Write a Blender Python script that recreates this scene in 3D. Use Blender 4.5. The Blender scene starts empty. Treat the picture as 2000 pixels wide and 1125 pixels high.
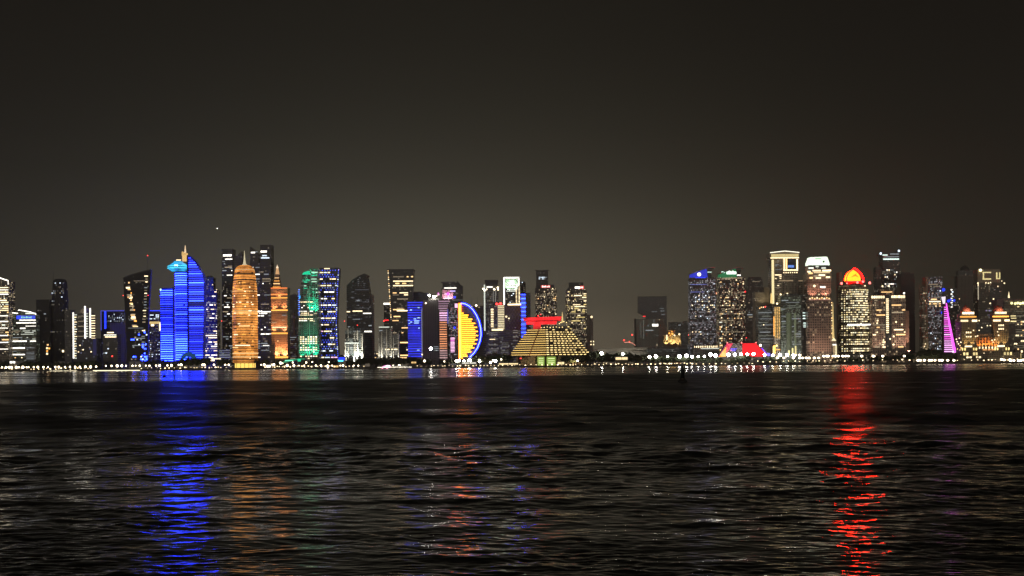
import bpy, math, random
import numpy as np
from mathutils import Vector

random.seed(7)
RNG = np.random.default_rng(11)
C = bpy.context.scene.collection
SC = bpy.context.scene

# ------------------------------------------------------------------ camera
CAM_H, FPX, ROLL = 5.0, 2400.0, 0.0085
HORIZON = 713.0
cam_d = bpy.data.cameras.new('camera')
cam = bpy.data.objects.new('camera', cam_d)
C.objects.link(cam)
cam.location = (0, 0, CAM_H)
cam.rotation_euler = (math.radians(90), ROLL, 0)
cam_d.sensor_width = 36.0
cam_d.lens = 36.0 * FPX / 2000.0
cam_d.shift_y = (HORIZON - 562.5) / 2000.0
cam_d.clip_start = 0.5
cam_d.clip_end = 30000
SC.camera = cam

REAR_FILL = 1.2
# ------------------------------------------------------------------ world: night sky with city glow
W = bpy.data.worlds.new('World')
SC.world = W
W.use_nodes = True
wn, wl = W.node_tree.nodes, W.node_tree.links
wn.clear()
w_out = wn.new('ShaderNodeOutputWorld')
w_sky = wn.new('ShaderNodeTexSky')
w_sky.sky_type = 'NISHITA'
w_sky.sun_disc = False
w_sky.sun_elevation = math.radians(-8)
w_sky.sun_rotation = math.radians(200)
w_bg = wn.new('ShaderNodeBackground')
w_bg.inputs['Strength'].default_value = 0.002
wl.new(w_sky.outputs[0], w_bg.inputs['Color'])
w_tc = wn.new('ShaderNodeTexCoord')
w_sep = wn.new('ShaderNodeSeparateXYZ')
wl.new(w_tc.outputs['Generated'], w_sep.inputs[0])


def wmath(op, a, b=None, c=None):
    n = wn.new('ShaderNodeMath')
    n.operation = op
    for i, v in enumerate((a, b, c)):
        if v is None:
            continue
        if isinstance(v, (int, float)):
            n.inputs[i].default_value = v
        else:
            wl.new(v, n.inputs[i])
    return n.outputs[0]


# elevation ramp of the light dome over the town
w_el = wmath('MAXIMUM', w_sep.outputs['Z'], 0.0)
w_ramp = wn.new('ShaderNodeValToRGB')
w_ramp.color_ramp.interpolation = 'LINEAR'
SKY_Z = [0.0, .03, .06, .09, .12, .16, .21, .274, .40, .6, 1.0]
SKY_L = [.235, .215, .145, .098, .0640, .0330, .0172, .0082, .0030, .0016, .0012]
er = w_ramp.color_ramp.elements
zs = [0.0] + [round(.012 * 1.185 ** k, 4) for k in range(26)] + [1.0]
for k, z_ in enumerate(zs):
    L_ = math.exp(np.interp(z_, SKY_Z, np.log(SKY_L)))
    lo_ = min(1, z_ / .1)
    c_ = (L_, L_ * (.85 + .10 * lo_), L_ * (.64 + .09 * lo_), 1)
    e = er[0] if k == 0 else (er[-1] if k == len(zs) - 1 else er.new(min(z_, .999)))
    e.position, e.color = z_, c_
wl.new(w_el, w_ramp.inputs['Fac'])
# azimuth: brightest above the middle of the town, darker to both sides
w_az = wmath('ARCTAN2', w_sep.outputs['X'], w_sep.outputs['Y'])
w_d = wmath('SUBTRACT', w_az, -0.055)
w_q = wmath('MULTIPLY', wmath('MULTIPLY', w_d, w_d), -11.5)
w_g = wmath('MULTIPLY_ADD', wmath('EXPONENT', w_q), 0.96, 0.04)
# right side browner
w_side = wmath('MULTIPLY_ADD', w_az, 0.9, 0.5)
w_mix = wn.new('ShaderNodeMix')
w_mix.data_type = 'RGBA'
w_mix.inputs['A'].default_value = (0.99, 1.0, 1.03, 1)
w_mix.inputs['B'].default_value = (1.0, 0.90, 0.74, 1)
wl.new(w_side, w_mix.inputs['Factor'])
w_mul = wn.new('ShaderNodeMix')
w_mul.data_type = 'RGBA'
w_mul.blend_type = 'MULTIPLY'
w_mul.inputs['Factor'].default_value = 1
wl.new(w_ramp.outputs['Color'], w_mul.inputs['A'])
wl.new(w_mix.outputs['Result'], w_mul.inputs['B'])
w_bg2 = wn.new('ShaderNodeBackground')
wl.new(w_mul.outputs['Result'], w_bg2.inputs['Color'])
wl.new(w_g, w_bg2.inputs['Strength'])
w_add = wn.new('ShaderNodeAddShader')
wl.new(w_bg.outputs[0], w_add.inputs[0])
wl.new(w_bg2.outputs[0], w_add.inputs[1])
# unseen town glow added behind the photographer as fill for the far facades
w_back = wn.new('ShaderNodeMapRange')
w_back.interpolation_type = 'SMOOTHSTEP'
w_back.inputs['From Min'].default_value = -0.05
w_back.inputs['From Max'].default_value = -0.65
wl.new(w_sep.outputs['Y'], w_back.inputs['Value'])
w_bs = wmath('MULTIPLY', wmath('MULTIPLY', w_back.outputs[0], wmath('EXPONENT', wmath('MULTIPLY', w_el, -6.5))), REAR_FILL)
w_bg3 = wn.new('ShaderNodeBackground')
w_bg3.inputs['Color'].default_value = (1.0, 0.86, 0.70, 1)
wl.new(w_bs, w_bg3.inputs['Strength'])
w_add2 = wn.new('ShaderNodeAddShader')
wl.new(w_add.outputs[0], w_add2.inputs[0])
wl.new(w_bg3.outputs[0], w_add2.inputs[1])
wl.new(w_add2.outputs[0], w_out.inputs['Surface'])

vs = SC.view_settings
vs.view_transform = 'Standard'
vs.look = 'None'
vs.exposure = 0.0
vs.gamma = 1.0
cy = SC.cycles
cy.max_bounces = 6
cy.diffuse_bounces = 0
cy.glossy_bounces = 3
cy.transmission_bounces = 2
cy.volume_bounces = 0
cy.transparent_max_bounces = 6
cy.sample_clamp_indirect = 120
cy.caustics_reflective = True
cy.use_denoising = True
cy.denoising_input_passes = 'RGB_ALBEDO_NORMAL'
cy.denoising_prefilter = 'ACCURATE'
cy.use_adaptive_sampling = False
cy.blur_glossy = 0.0

# ------------------------------------------------------------------ helpers
G = 3.0            # level of the reclaimed land
SHORE = 2400.0
_ca, _sa = math.cos(ROLL), math.sin(ROLL)


def P(px, py, D):
    """world point seen at photo pixel (px, py) at distance D"""
    ix = (px - 1000) / FPX
    iz = (HORIZON - py) / FPX
    return Vector((D * (ix * _ca + iz * _sa), D, CAM_H + D * (iz * _ca - ix * _sa)))


class MB:
    def __init__(s):
        s.v, s.f, s.mi = [], [], []

    def add(s, vs_, fs_, mi=0):
        o = len(s.v)
        s.v += [tuple(v) for v in vs_]
        for f in fs_:
            s.f.append(tuple(i + o for i in f))
            s.mi.append(mi)
        return s

    def box(s, x0, x1, y0, y1, z0, z1, mi=0):
        return s.add([(x0, y0, z0), (x1, y0, z0), (x1, y1, z0), (x0, y1, z0),
                      (x0, y0, z1), (x1, y0, z1), (x1, y1, z1), (x0, y1, z1)],
                     [(0, 3, 2, 1), (4, 5, 6, 7), (0, 1, 5, 4), (1, 2, 6, 5), (2, 3, 7, 6), (3, 0, 4, 7)], mi)

    def prism(s, pts, y0, y1, mi=0):
        """outline pts (x, z), counter-clockwise seen from -y, extruded along y"""
        n = len(pts)
        a = sum(pts[i][0] * pts[(i + 1) % n][1] - pts[(i + 1) % n][0] * pts[i][1] for i in range(n))
        if a < 0:
            pts = pts[::-1]
        vs_ = [(x, y0, z) for x, z in pts] + [(x, y1, z) for x, z in pts]
        fs_ = [tuple(range(n)), tuple(range(2 * n - 1, n - 1, -1))]
        for i in range(n):
            j = (i + 1) % n
            fs_.append((i, i + n, j + n, j))
        return s.add(vs_, fs_, mi)

    def loft(s, rings, cap=True, mi=0):
        n = len(rings[0])
        vs_ = [p for r in rings for p in r]
        fs_ = []
        for k in range(len(rings) - 1):
            for i in range(n):
                j = (i + 1) % n
                fs_.append((k * n + i, k * n + j, (k + 1) * n + j, (k + 1) * n + i))
        if cap:
            fs_.append(tuple(range(n - 1, -1, -1)))
            fs_.append(tuple((len(rings) - 1) * n + i for i in range(n)))
        return s.add(vs_, fs_, mi)

    def lathe(s, cx, cy_, prof, seg=20, sy=1.0, mi=0):
        """prof: (z, radius) list from the bottom up"""
        rings = [[(cx + max(r, .02) * math.cos(2 * math.pi * i / seg), cy_ + sy * max(r, .02) * math.sin(2 * math.pi * i / seg), z)
                  for i in range(seg)] for z, r in prof]
        return s.loft(rings, True, mi)

    def tube(s, path, r, seg=8, mi=0):
        rings = []
        n = len(path)
        for k, p in enumerate(path):
            p = Vector(p)
            a = Vector(path[max(k - 1, 0)])
            b = Vector(path[min(k + 1, n - 1)])
            t = (b - a).normalized()
            u = t.cross(Vector((0, 1, 0)))
            if u.length < .1:
                u = t.cross(Vector((1, 0, 0)))
            u.normalize()
            w = t.cross(u)
            rr = r[k] if isinstance(r, (list, tuple)) else r
            rings.append([tuple(p + rr * (math.cos(2 * math.pi * i / seg) * u + math.sin(2 * math.pi * i / seg) * w)) for i in range(seg)])
        return s.loft(rings, True, mi)

    def mesh(s, name, mats, smooth=False):
        me = bpy.data.meshes.new(name)
        me.from_pydata(s.v, [], s.f)
        for m in (mats if isinstance(mats, (list, tuple)) else [mats]):
            me.materials.append(m)
        if any(s.mi):
            me.polygons.foreach_set('material_index', s.mi)
        if smooth:
            me.polygons.foreach_set('use_smooth', [True] * len(s.f))
        me.update()
        return me

    def build(s, name, mats, parent=None, smooth=False):
        return link(name, s.mesh(name, mats, smooth), parent)


def link(name, data, parent=None):
    o = bpy.data.objects.new(name, data)
    C.objects.link(o)
    if parent is not None:
        o.parent = parent
    return o


def tag(o, label=None, cat=None, group=None, kind=None):
    if label:
        o['label'] = label
    if cat:
        o['category'] = cat
    if group:
        o['group'] = group
    if kind:
        o['kind'] = kind
    return o


def empty(name, loc, label=None, cat=None, group=None):
    o = bpy.data.objects.new(name, None)
    C.objects.link(o)
    o.location = loc
    o.empty_display_size = 2
    return tag(o, label, cat, group)


# ------------------------------------------------------------------ materials
MATS = {}


def base_mat(name):
    m = bpy.data.materials.new(name)
    m.use_nodes = True
    return m, m.node_tree.nodes, m.node_tree.links, m.node_tree.nodes['Principled BSDF']


def plain(name, col, rough=0.6, metal=0.0, vary=0.25, scale=0.2):
    if name in MATS:
        return MATS[name]
    m, n, l, b = base_mat(name)
    tc = n.new('ShaderNodeTexCoord')
    no = n.new('ShaderNodeTexNoise')
    no.inputs['Scale'].default_value = scale
    no.inputs['Detail'].default_value = 4
    l.new(tc.outputs['Object'], no.inputs['Vector'])
    mx = n.new('ShaderNodeMix')
    mx.data_type = 'RGBA'
    mx.inputs['A'].default_value = (*[c * (1 - vary) for c in col], 1)
    mx.inputs['B'].default_value = (*[min(1, c * (1 + vary)) for c in col], 1)
    l.new(no.outputs['Fac'], mx.inputs['Factor'])
    l.new(mx.outputs['Result'], b.inputs['Base Color'])
    b.inputs['Roughness'].default_value = rough
    b.inputs['Metallic'].default_value = metal
    MATS[name] = m
    return m


def glow(name, col, strength, spread=0.6, sample=False):
    """a glowing surface; brightness differs from piece to piece"""
    key = 'glow_' + name
    if key in MATS:
        return MATS[key]
    m, n, l, b = base_mat(key)
    b.inputs['Base Color'].default_value = (0.05, 0.05, 0.05, 1)
    b.inputs['Roughness'].default_value = 0.4
    oi = n.new('ShaderNodeObjectInfo')
    ma = n.new('ShaderNodeMath')
    ma.operation = 'MULTIPLY_ADD'
    ma.inputs[1].default_value = strength * spread
    ma.inputs[2].default_value = strength * (1 - spread / 2)
    l.new(oi.outputs['Random'], ma.inputs[0])
    b.inputs['Emission Color'].default_value = (*col, 1)
    l.new(ma.outputs[0], b.inputs['Emission Strength'])
    if not sample:
        m.cycles.emission_sampling = 'NONE'
    MATS[key] = m
    return m


def facade(name, wall, glass=(0.02, 0.024, 0.03), bay=3.0, floor=4.0, wfrac=0.7, hfrac=0.6, p=0.12, col=(1, .8, .5), e=0.12,
           rowp=0.5, wrough=0.7, grough=0.2):
    """wall with a grid of window openings; some panes carry a dim room light"""
    key = 'facade_' + name
    if key in MATS:
        return MATS[key]
    m, n, l, b = base_mat(key)

    def M(op, a, b_=None, c=None):
        x = n.new('ShaderNodeMath')
        x.operation = op
        for i, v in enumerate((a, b_, c)):
            if v is None:
                continue
            if isinstance(v, (int, float)):
                x.inputs[i].default_value = v
            else:
                l.new(v, x.inputs[i])
        return x.outputs[0]
    tc = n.new('ShaderNodeTexCoord')
    sp = n.new('ShaderNodeSeparateXYZ')
    l.new(tc.outputs['Object'], sp.inputs[0])
    u = M('DIVIDE', M('ADD', sp.outputs['X'], sp.outputs['Y']), bay)
    v = M('DIVIDE', sp.outputs['Z'], floor)
    cu, cv = M('FLOOR', u), M('FLOOR', v)
    fu, fv = M('FRACT', u), M('FRACT', v)
    mu = M('LESS_THAN', M('ABSOLUTE', M('SUBTRACT', fu, 0.5)), wfrac / 2)
    mv = M('LESS_THAN', M('ABSOLUTE', M('SUBTRACT', fv, 0.5)), hfrac / 2)
    mask = M('MULTIPLY', mu, mv)
    cb = n.new('ShaderNodeCombineXYZ')
    l.new(cu, cb.inputs[0])
    l.new(cv, cb.inputs[1])
    wn1 = n.new('ShaderNodeTexWhiteNoise')
    wn1.noise_dimensions = '3D'
    l.new(cb.outputs[0], wn1.inputs['Vector'])
    wn2 = n.new('ShaderNodeTexWhiteNoise')
    wn2.noise_dimensions = '1D'
    l.new(M('ADD', cv, 17.3), wn2.inputs['W'])
    row = M('MULTIPLY_ADD', M('POWER', wn2.outputs['Value'], 3.0), 4.0 * rowp, 1 - rowp)
    lit = M('LESS_THAN', wn1.outputs['Value'], M('MULTIPLY', row, p))
    se = n.new('ShaderNodeSeparateColor')
    l.new(wn1.outputs['Color'], se.inputs[0])
    stren = M('MULTIPLY', M('MULTIPLY', lit, mask), M('MULTIPLY_ADD', M('POWER', se.outputs[1], 2.0), e * 2.2, e * 0.25))
    mx = n.new('ShaderNodeMix')
    mx.data_type = 'RGBA'
    no = n.new('ShaderNodeTexNoise')
    no.inputs['Scale'].default_value = 0.05
    no.inputs['Detail'].default_value = 5
    l.new(tc.outputs['Object'], no.inputs['Vector'])
    wv = n.new('ShaderNodeMix')
    wv.data_type = 'RGBA'
    wv.inputs['A'].default_value = (*[c * 0.75 for c in wall], 1)
    wv.inputs['B'].default_value = (*[min(1, c * 1.25) for c in wall], 1)
    l.new(no.outputs['Fac'], wv.inputs['Factor'])
    l.new(mask, mx.inputs['Factor'])
    l.new(wv.outputs['Result'], mx.inputs['A'])
    mx.inputs['B'].default_value = (*glass, 1)
    l.new(mx.outputs['Result'], b.inputs['Base Color'])
    l.new(M('MULTIPLY_ADD', mask, grough - wrough, wrough), b.inputs['Roughness'])
    b.inputs['Emission Color'].default_value = (*col, 1)
    l.new(stren, b.inputs['Emission Strength'])
    m.cycles.emission_sampling = 'NONE'
    MATS[key] = m
    return m


def led_wall(name, col_a, col_b, e, floor=4.5, duty=0.55, nscale=0.03, lo=0.25, dark=(0.01, 0.01, 0.012), fine=0.0):
    """glowing wall banded by floor: diode rows and glow painted between them, level drifting"""
    key = 'led_' + name
    if key in MATS:
        return MATS[key]
    m, n, l, b = base_mat(key)

    def M(op, a, b_=None, c=None):
        x = n.new('ShaderNodeMath')
        x.operation = op
        for i, v in enumerate((a, b_, c)):
            if v is None:
                continue
            if isinstance(v, (int, float)):
                x.inputs[i].default_value = v
            else:
                l.new(v, x.inputs[i])
        return x.outputs[0]
    tc = n.new('ShaderNodeTexCoord')
    sp = n.new('ShaderNodeSeparateXYZ')
    l.new(tc.outputs['Object'], sp.inputs[0])
    fv = M('FRACT', M('DIVIDE', sp.outputs['Z'], floor))
    mv = M('LESS_THAN', fv, duty)
    no = n.new('ShaderNodeTexNoise')
    no.inputs['Scale'].default_value = nscale
    no.inputs['Detail'].default_value = 3
    l.new(tc.outputs['Object'], no.inputs['Vector'])
    no2 = n.new('ShaderNodeTexNoise')
    no2.inputs['Scale'].default_value = 0.35
    no2.inputs['Detail'].default_value = 2
    l.new(tc.outputs['Object'], no2.inputs['Vector'])
    lev = M('POWER', M('MULTIPLY', no.outputs['Fac'], 1.7), 2.2)
    lev = M('MULTIPLY', lev, M('MULTIPLY_ADD', no2.outputs['Fac'], 1.6 * fine, 1 - 0.8 * fine))
    lev = M('MULTIPLY', M('MAXIMUM', lev, 0.12), M('MULTIPLY_ADD', mv, 1 - lo, lo))
    mx = n.new('ShaderNodeMix')
    mx.data_type = 'RGBA'
    mx.inputs['A'].default_value = (*col_a, 1)
    mx.inputs['B'].default_value = (*col_b, 1)
    l.new(no.outputs['Fac'], mx.inputs['Factor'])
    b.inputs['Base Color'].default_value = (*dark, 1)
    b.inputs['Roughness'].default_value = 0.35
    l.new(mx.outputs['Result'], b.inputs['Emission Color'])
    l.new(M('MULTIPLY', lev, e), b.inputs['Emission Strength'])
    m.cycles.emission_sampling = 'NONE'
    MATS[key] = m
    return m


# light colours
WARM = glow('warm', (1.0, 0.60, 0.24), 2.2)
CREAM = glow('cream', (1.0, 0.78, 0.45), 2.6)
WHITE = glow('white', (1.0, 0.94, 0.82), 2.8)
COOL = glow('cool', (0.75, 0.88, 1.0), 2.0)
DIMW = glow('dim_warm', (1.0, 0.78, 0.5), 0.35, 1.0)
DIMC = glow('dim_cool', (0.85, 0.95, 1.0), 0.30, 1.0)
YELL = glow('yellow', (1.0, 0.28, 0.012), 8.0, 0.3, True)
GOLD = glow('gold', (1.0, 0.42, 0.07), 2.2)
ORAN = glow('orange', (1.0, 0.24, 0.05), 1.7)
BLUE = glow('blue', (0.015, 0.04, 1.0), 2.2, 0.5)
BLUW = glow('blue_white', (0.012, 0.032, 1.0), 28, 0.9, True)
AZUR = glow('azure', (0.02, 0.45, 1.0), 2.0)
CYAN = glow('cyan', (0.10, 0.85, 1.0), 2.6, 0.3)
GREEN = glow('green', (0.01, 0.75, 0.38), 1.0)
MAGE = glow('magenta', (1.0, 0.13, 0.82), 1.5, 0.3, True)
PINKW = glow('pink_white', (1.0, 0.55, 0.85), 1.8)
RED = glow('red', (1.0, 0.02, 0.03), 2.5, 0.4)
BEACON = glow('red_beacon', (1.0, 0.05, 0.04), 5.0, 0.4)
PALE = glow('pale', (0.95, 1.0, 0.85), 1.3)
LAMP = glow('lamp', (1.0, 0.82, 0.55), 9.0, 1.0, True)
FLOOD = glow('flood', (1.0, 0.95, 0.88), 60.0, 0.5, True)

GREYDK = plain('dark_metal', (0.06, 0.06, 0.065), 0.5, 0.3)
CONC = plain('concrete', (0.22, 0.21, 0.19), 0.8)
ROOFM = plain('roof_grey', (0.10, 0.10, 0.10), 0.8)
STONE = plain('stone', (0.36, 0.31, 0.25), 0.8)

F_DARK = facade('dark_glass', (0.024, 0.024, 0.026), (0.012, 0.014, 0.018), 2.6, 4.0, .8, .6, .12, (1, .86, .64), .12, .6, .35)
F_MATTE = facade('dark_matte', (.03, .03, .033), (.02, .021, .025), 2.6, 4.0, .8, .6, .05, (1, .9, .7), .10, .6, .85, .75)
F_DARKW = facade('dark_glass_busy', (0.03, 0.03, 0.033), (0.014, 0.016, 0.02), 2.6, 4.2, .8, .55, .20, (1, .86, .62), .22, .6, .4)
F_GREY = facade('grey_rows', (0.17, 0.165, 0.16), (0.03, 0.034, 0.04), 3.2, 4.4, .86, .5, .35, (.95, .95, .85), .10, .3)
F_BEIGE = facade('beige_stone', (0.30, 0.26, 0.21), (0.04, 0.04, 0.042), 3.4, 4.0, .5, .55, .14, (1, .8, .5), .10, .2)
F_PINK = facade('pink_stone', (0.30, 0.21, 0.18), (0.035, 0.03, 0.03), 4.6, 5.0, .58, .6, .26, (1, .72, .42), .34, .3)
F_BUSY = facade('flats', (0.11, 0.10, 0.095), (0.02, 0.02, 0.024), 2.2, 3.6, .6, .55, .38, (1, .80, .5), .6, .35)
F_BUSYC = facade('flats_cool', (0.10, 0.10, 0.12), (0.02, 0.022, 0.028), 2.2, 3.4, .6, .5, .40, (.9, .88, .95), .45, .35)
F_OFFICE = facade('office_glass', (0.10, 0.115, 0.12), (0.03, 0.04, 0.045), 2.4, 4.0, .85, .5, .45, (.8, .9, .75), .07, .5)
F_GREEN = facade('green_glass', (0.12, 0.14, 0.12), (0.03, 0.04, 0.035), 2.4, 4.2, .8, .55, .4, (.85, 1, .7), .12, .4)
F_CONC = facade('concrete_blank', (0.24, 0.23, 0.21), (0.10, 0.10, 0.10), 5.5, 4.2, .35, .4, .03, (1, .8, .5), .1, .2)
F_NAVY = facade('navy_glass', (0.02, 0.022, 0.05), (0.012, 0.014, 0.04), 2.6, 4.0, .8, .6, .08, (.5, .55, 1), .15, .4, .4)
F_WHITEST = facade('white_stone', (0.42, 0.40, 0.36), (0.03, 0.035, 0.035), 5.0, 4.5, .5, .8, .06, (1, .9, .7), .12, .2)

UNIT = {}


def unit_cube(mat):
    if mat.name not in UNIT:
        UNIT[mat.name] = MB().box(-.5, .5, -.5, .5, -.5, .5).mesh('light_block', mat)
    return UNIT[mat.name]


class Bld:
    """one building: an Empty at its base with its parts; measures are given in photo pixels at its own distance"""

    def __init__(s, name, px, D, label, cat='building', group=None):
        s.px, s.D, s.k = px, D, D / FPX
        s.x0 = P(px, 640, D).x
        s.zb = P(px, 640, D).z + (640) * s.k      # z = zb - py*k
        s.root = empty(name, (s.x0, D, G), label, cat, group)
        s.wins = []

    def X(s, px):
        return (px - s.px) * s.k

    def Z(s, py):
        return max(0.0, s.zb - py * s.k - G)

    def box(s, part, xa, xb, yt, yb=None, d0=0., dep=28., mat=F_DARK, parent=None):
        zb = 0.0 if yb is None else s.Z(yb)
        return MB().box(s.X(xa), s.X(xb), d0, d0 + dep, zb, s.Z(yt)).build(part, mat, parent or s.root)

    def poly(s, part, pts, d0=0., dep=28., mat=F_DARK, parent=None):
        return MB().prism([(s.X(a), s.Z(b)) for a, b in pts], d0, d0 + dep).build(part, mat, parent or s.root)

    def taper(s, part, xa, xb, yb, ta, tb, yt, d0=0., dep=28., mat=F_DARK, top_in=0.5, parent=None):
        """frustum: bottom xa..xb at yb, top ta..tb at yt, front and back lean in too"""
        zb = 0.0 if yb is None else s.Z(yb)
        i = min(dep * .49, top_in * max(s.X(ta) - s.X(xa), 0)) if top_in <= 1 else top_in
        r0 = [(s.X(xa), d0, zb), (s.X(xb), d0, zb), (s.X(xb), d0 + dep, zb), (s.X(xa), d0 + dep, zb)]
        r1 = [(s.X(ta), d0 + i, s.Z(yt)), (s.X(tb), d0 + i, s.Z(yt)), (s.X(tb), d0 + dep - i, s.Z(yt)), (s.X(ta), d0 + dep - i, s.Z(yt))]
        return MB().loft([r0, r1]).build(part, mat, parent or s.root)

    def round(s, part, cx, prof, cyl=None, seg=28, mat=F_DARK, sy=1.0, parent=None):
        """prof: (py, half width in px) from the bottom up; cyl = depth of the axis in metres"""
        rm = max(r for _, r in prof) * s.k
        cyl = rm * sy if cyl is None else cyl
        return MB().lathe(s.X(cx), cyl, [(s.Z(y), r * s.k) for y, r in prof], seg, sy).build(part, mat, parent or s.root, smooth=True)

    def dome(s, part, cx, yb, yt, hw, mat, cyl, pointed=0.0):
        n = 8
        pr = []
        for i in range(n + 1):
            t = i / n
            r = math.cos(t * math.pi / 2) ** (1 - .35 * pointed) * (1 - .12 * pointed * t)
            pr.append((yb + (yt - yb) * (math.sin(t * math.pi / 2) * (1 - pointed) + t * pointed), hw * r))
        return s.round(part, cx, pr, cyl, 20, mat)

    def light(s, part, xa, xb, ya, yb, mat, d0=0., th=0.5, parent=None):
        """one lit piece (a window, a strip, a sign) standing just proud of the wall at depth d0"""
        za, zb = s.Z(yb), s.Z(ya)
        o = link(part, unit_cube(mat), parent or s.root)
        o.location = ((s.X(xa) + s.X(xb)) / 2, d0 - th * .3, (za + zb) / 2)
        o.scale = (abs(s.X(xb) - s.X(xa)), th, max(abs(zb - za), .3))
        return o

    def grid(s, xa, xb, ya, yb, nc, nr, p, mats, d0=0., wf=.75, hf=.5, run=False, rows=None, seed=None, part='lit_window', front=None):
        """lit windows of a facade, cell by cell; run = neighbours in one row read as one band of glazing"""
        rnd = random.Random(seed if seed is not None else hash((round(xa), round(ya), nc, nr)) & 0xffff)
        cw, chh = (xb - xa) / nc, (yb - ya) / nr
        for r in range(nr):
            pr = p * (rnd.random() ** 2 * 2.6) if rows is None else (p if r in rows else p * .06)
            c = 0
            while c < nc:
                if rnd.random() < pr:
                    e = c + 1
                    if run:
                        while e < nc and rnd.random() < .72:
                            e += 1
                    x0 = xa + c * cw + cw * (1 - wf) / 2
                    x1 = xa + e * cw - cw * (1 - wf) / 2
                    y0 = ya + r * chh + chh * (1 - hf) / 2
                    dd = d0 if front is None else front((x0 + x1) / 2, y0)
                    s.light(part, x0, x1, y0, y0 + chh * hf, rnd.choice(mats), dd)
                    c = e + (1 if run else 0)
                else:
                    c += 1

    def mast(s, px, yb, yt, d0=10., r=.5, mat=None, beacon=False, part='mast'):
        o = MB().tube([(s.X(px), d0, s.Z(yb) - .5), (s.X(px), d0, s.Z(yt))], [r, r * .45], 6).build(part, mat or GREYDK, s.root)
        if beacon:
            s.ball('warning_light', px, yt, 1.0, BEACON, d0)
        return o

    def ball(s, part, px, py, r, mat, d0=-1., sx=1., sz=1., parent=None):
        o = link(part, ball_mesh(mat), parent or s.root)
        o.location = (s.X(px), d0, s.Z(py))
        o.scale = (r * sx, r, r * sz)
        return o

    def spot(s, px, py, d0, aim, col, power, ang=70, size=1.0, blend=.6):
        """a real floodlight standing at (px, py, d0) aimed at (px, py, depth)"""
        d = bpy.data.lights.new('floodlight', 'SPOT')
        d.energy = power
        d.color = col
        d.spot_size = math.radians(ang)
        d.spot_blend = blend
        d.shadow_soft_size = size
        o = link('floodlight', d, s.root)
        o.location = (s.X(px), d0, s.Z(py))
        v = Vector((s.X(aim[0]), aim[2], s.Z(aim[1]))) - o.location
        o.rotation_euler = v.to_track_quat('-Z', 'Y').to_euler()
        return o


_BALL = {}


def ball_mesh(mat):
    if mat.name not in _BALL:
        mb = MB().lathe(0, 0, [(-math.cos(math.pi * i / 8), math.sin(math.pi * i / 8)) for i in range(9)], 12)
        _BALL[mat.name] = mb.mesh('lamp_ball', mat, True)
    return _BALL[mat.name]


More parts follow.
